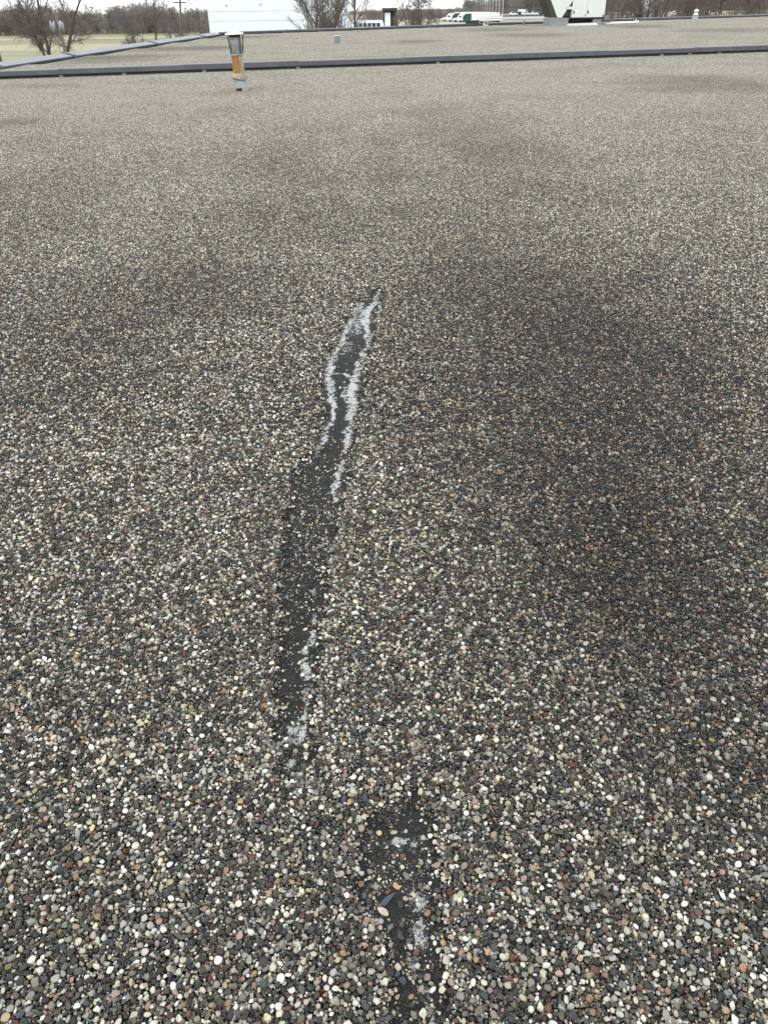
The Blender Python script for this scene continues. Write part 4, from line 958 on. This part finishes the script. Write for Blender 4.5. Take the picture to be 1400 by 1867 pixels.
for px_, k_, lab in ((1226, 'white', 'white car glimpsed through the fan shaped trees, left one'), (1243, 'silver', 'silver car glimpsed between the fan shaped trees'), (1290, 'white', 'white car glimpsed through branches right of the vent stack')):
    q = at(px_, 24, 330); o = copy_tree(protos[k_]); o.location = (q.x, 330, q.z - .7); o.rotation_euler = (0, 0, .2); o['label'] = lab; o['group'] = 'cars glimpsed behind the right trees'
sheet_z = at(1250, 26, 330).z - .9
b = MB(); 
for (x0, x1) in ((at(1090, 30, 300).x, at(1460, 30, 300).x),): b.add([(x0, 300, sheet_z - .6), (x1, 300, sheet_z - .6), (x1 + 20, 380, sheet_z + .1), (x0, 380, sheet_z + .1), (x0, 300, -6), (x1, 300, -6)], [(0, 1, 2, 3), (4, 5, 1, 0)])
struct(part('embankment', b, M_LOT))
# pale block added in place of the bright sky between the right-hand trees
a_, b_ = at(1168, 30, 340), at(1204, 30, 340)
pb_ = thing('sky_filler', 'pale block added in place of bright sky between the bare trees right of the rooftop unit', 'building', (a_.x, 340, -4.7)); wp = b_.x - a_.x; hp = 9
part('wall', MB().box(0, wp, 0, 12, 0, hp), mat('sky_filler_grey', (.5, .52, .53), .7), pb_); part('roof', MB().box(-.3, wp + .3, -.3, 12.3, hp + .001, hp + .4), M_GALV, pb_)

# utility poles
top_, bot = at(102, 24, 82), at(121, 100, 82); dd = (bot - top_); dd *= (top_.z + 4.8) / -dd.z; foot = top_ + dd
up = thing('utility_pole', 'leaning wooden pole with two clusters of pale transformers by the broad bare tree', 'utility pole', foot); tv = -dd
part('pole', MB().tube([(0, 0, -.2), tv], [.17, .12], 10), M_WOODPOLE, up, True)
zc = at(107, 49, 82) - foot
part('cross_arm', MB().box(-.62, .62, -.06, .06, -.06, .06), M_WOODPOLE, up, False, zc + Vector((0, -.2, .25)))
for i, (dx, dz) in enumerate(((-.52, .05), (-.36, -.12), (-.22, .02), (.24, -.05), (.38, .06), (.54, -.06))):
    c_ = part('transformer', MB().lathe([(.001, -.3), (.085, -.3), (.09, .2), (.06, .25), (.001, .26)], 12), M_GALV, up, True, zc + Vector((dx, -.34, dz)))
    part('bushing', MB().lathe([(.03, .25), (.045, .3), (.025, .42), (.001, .43)], 8), M_WHITE, c_, True)
top2, bot2 = at(328, -14, 118), at(331.5, 68, 118); dd2 = (bot2 - top2); dd2 *= (top2.z + 4.8) / -dd2.z; foot2 = top2 + dd2
up2 = thing('utility_pole', 'tall wooden pole with a single crossarm left of the white building', 'utility pole', foot2); tv2 = -dd2
part('pole', MB().tube([(0, 0, -.2), tv2], [.17, .12], 10), M_WOODPOLE, up2, True)
c2 = at(328.5, 4.5, 118) - foot2; part('cross_arm', MB().box(-.85, .85, -.06, .06, -.07, .07), M_WOODPOLE, up2, False, c2 + Vector((0, -.19, 0)))
for sx in (-1, 1): part('brace', MB().tube([c2 + Vector((sx * .55, -.16, -.06)), c2 + Vector((0, -.12, -.55))], .03, 5), M_GALVDK, up2)
for dx in (-.8, -.4, .4, .8): part('insulator', MB().lathe([(.03, 0), (.05, .08), (.02, .16), (.001, .17)], 8), M_WHITE, up2, True, c2 + Vector((dx, -.19, .071)))
def wire(A, B, sag_, label, r_=.012):
    pts = [A.lerp(B, i / 14) - Vector((0, 0, sag_ * 4 * (i / 14) * (1 - i / 14))) for i in range(15)]
    tag(part('power_line', MB().tube(pts, r_, 4), M_DARKBASE), label, 'wire', 'overhead wires')
T1, T2 = foot + zc, foot2 + c2
wire(T1 + Vector((-.6, -.2, .35)), at(-120, 40, 70), .3, 'wire running left from the transformer pole to the border')
wire(foot + tv * .97, T2 + Vector((-.8, -.19, .25)), .5, 'upper wire between the transformer pole and the tall crossarm pole')
wire(T1 + Vector((.6, -.2, .35)), T2 + Vector((-.4, -.19, .25)), .7, 'lower wire between the transformer pole and the tall crossarm pole')
wire(at(150, 30, 230), at(420, 27, 235), .5, 'faint distant wire in front of the far wood, above the field', .03)
wire(at(815, 8.5, 300), at(1290, 3, 300), 1.2, 'dark wire crossing the hillside behind the rooftop unit', .035)
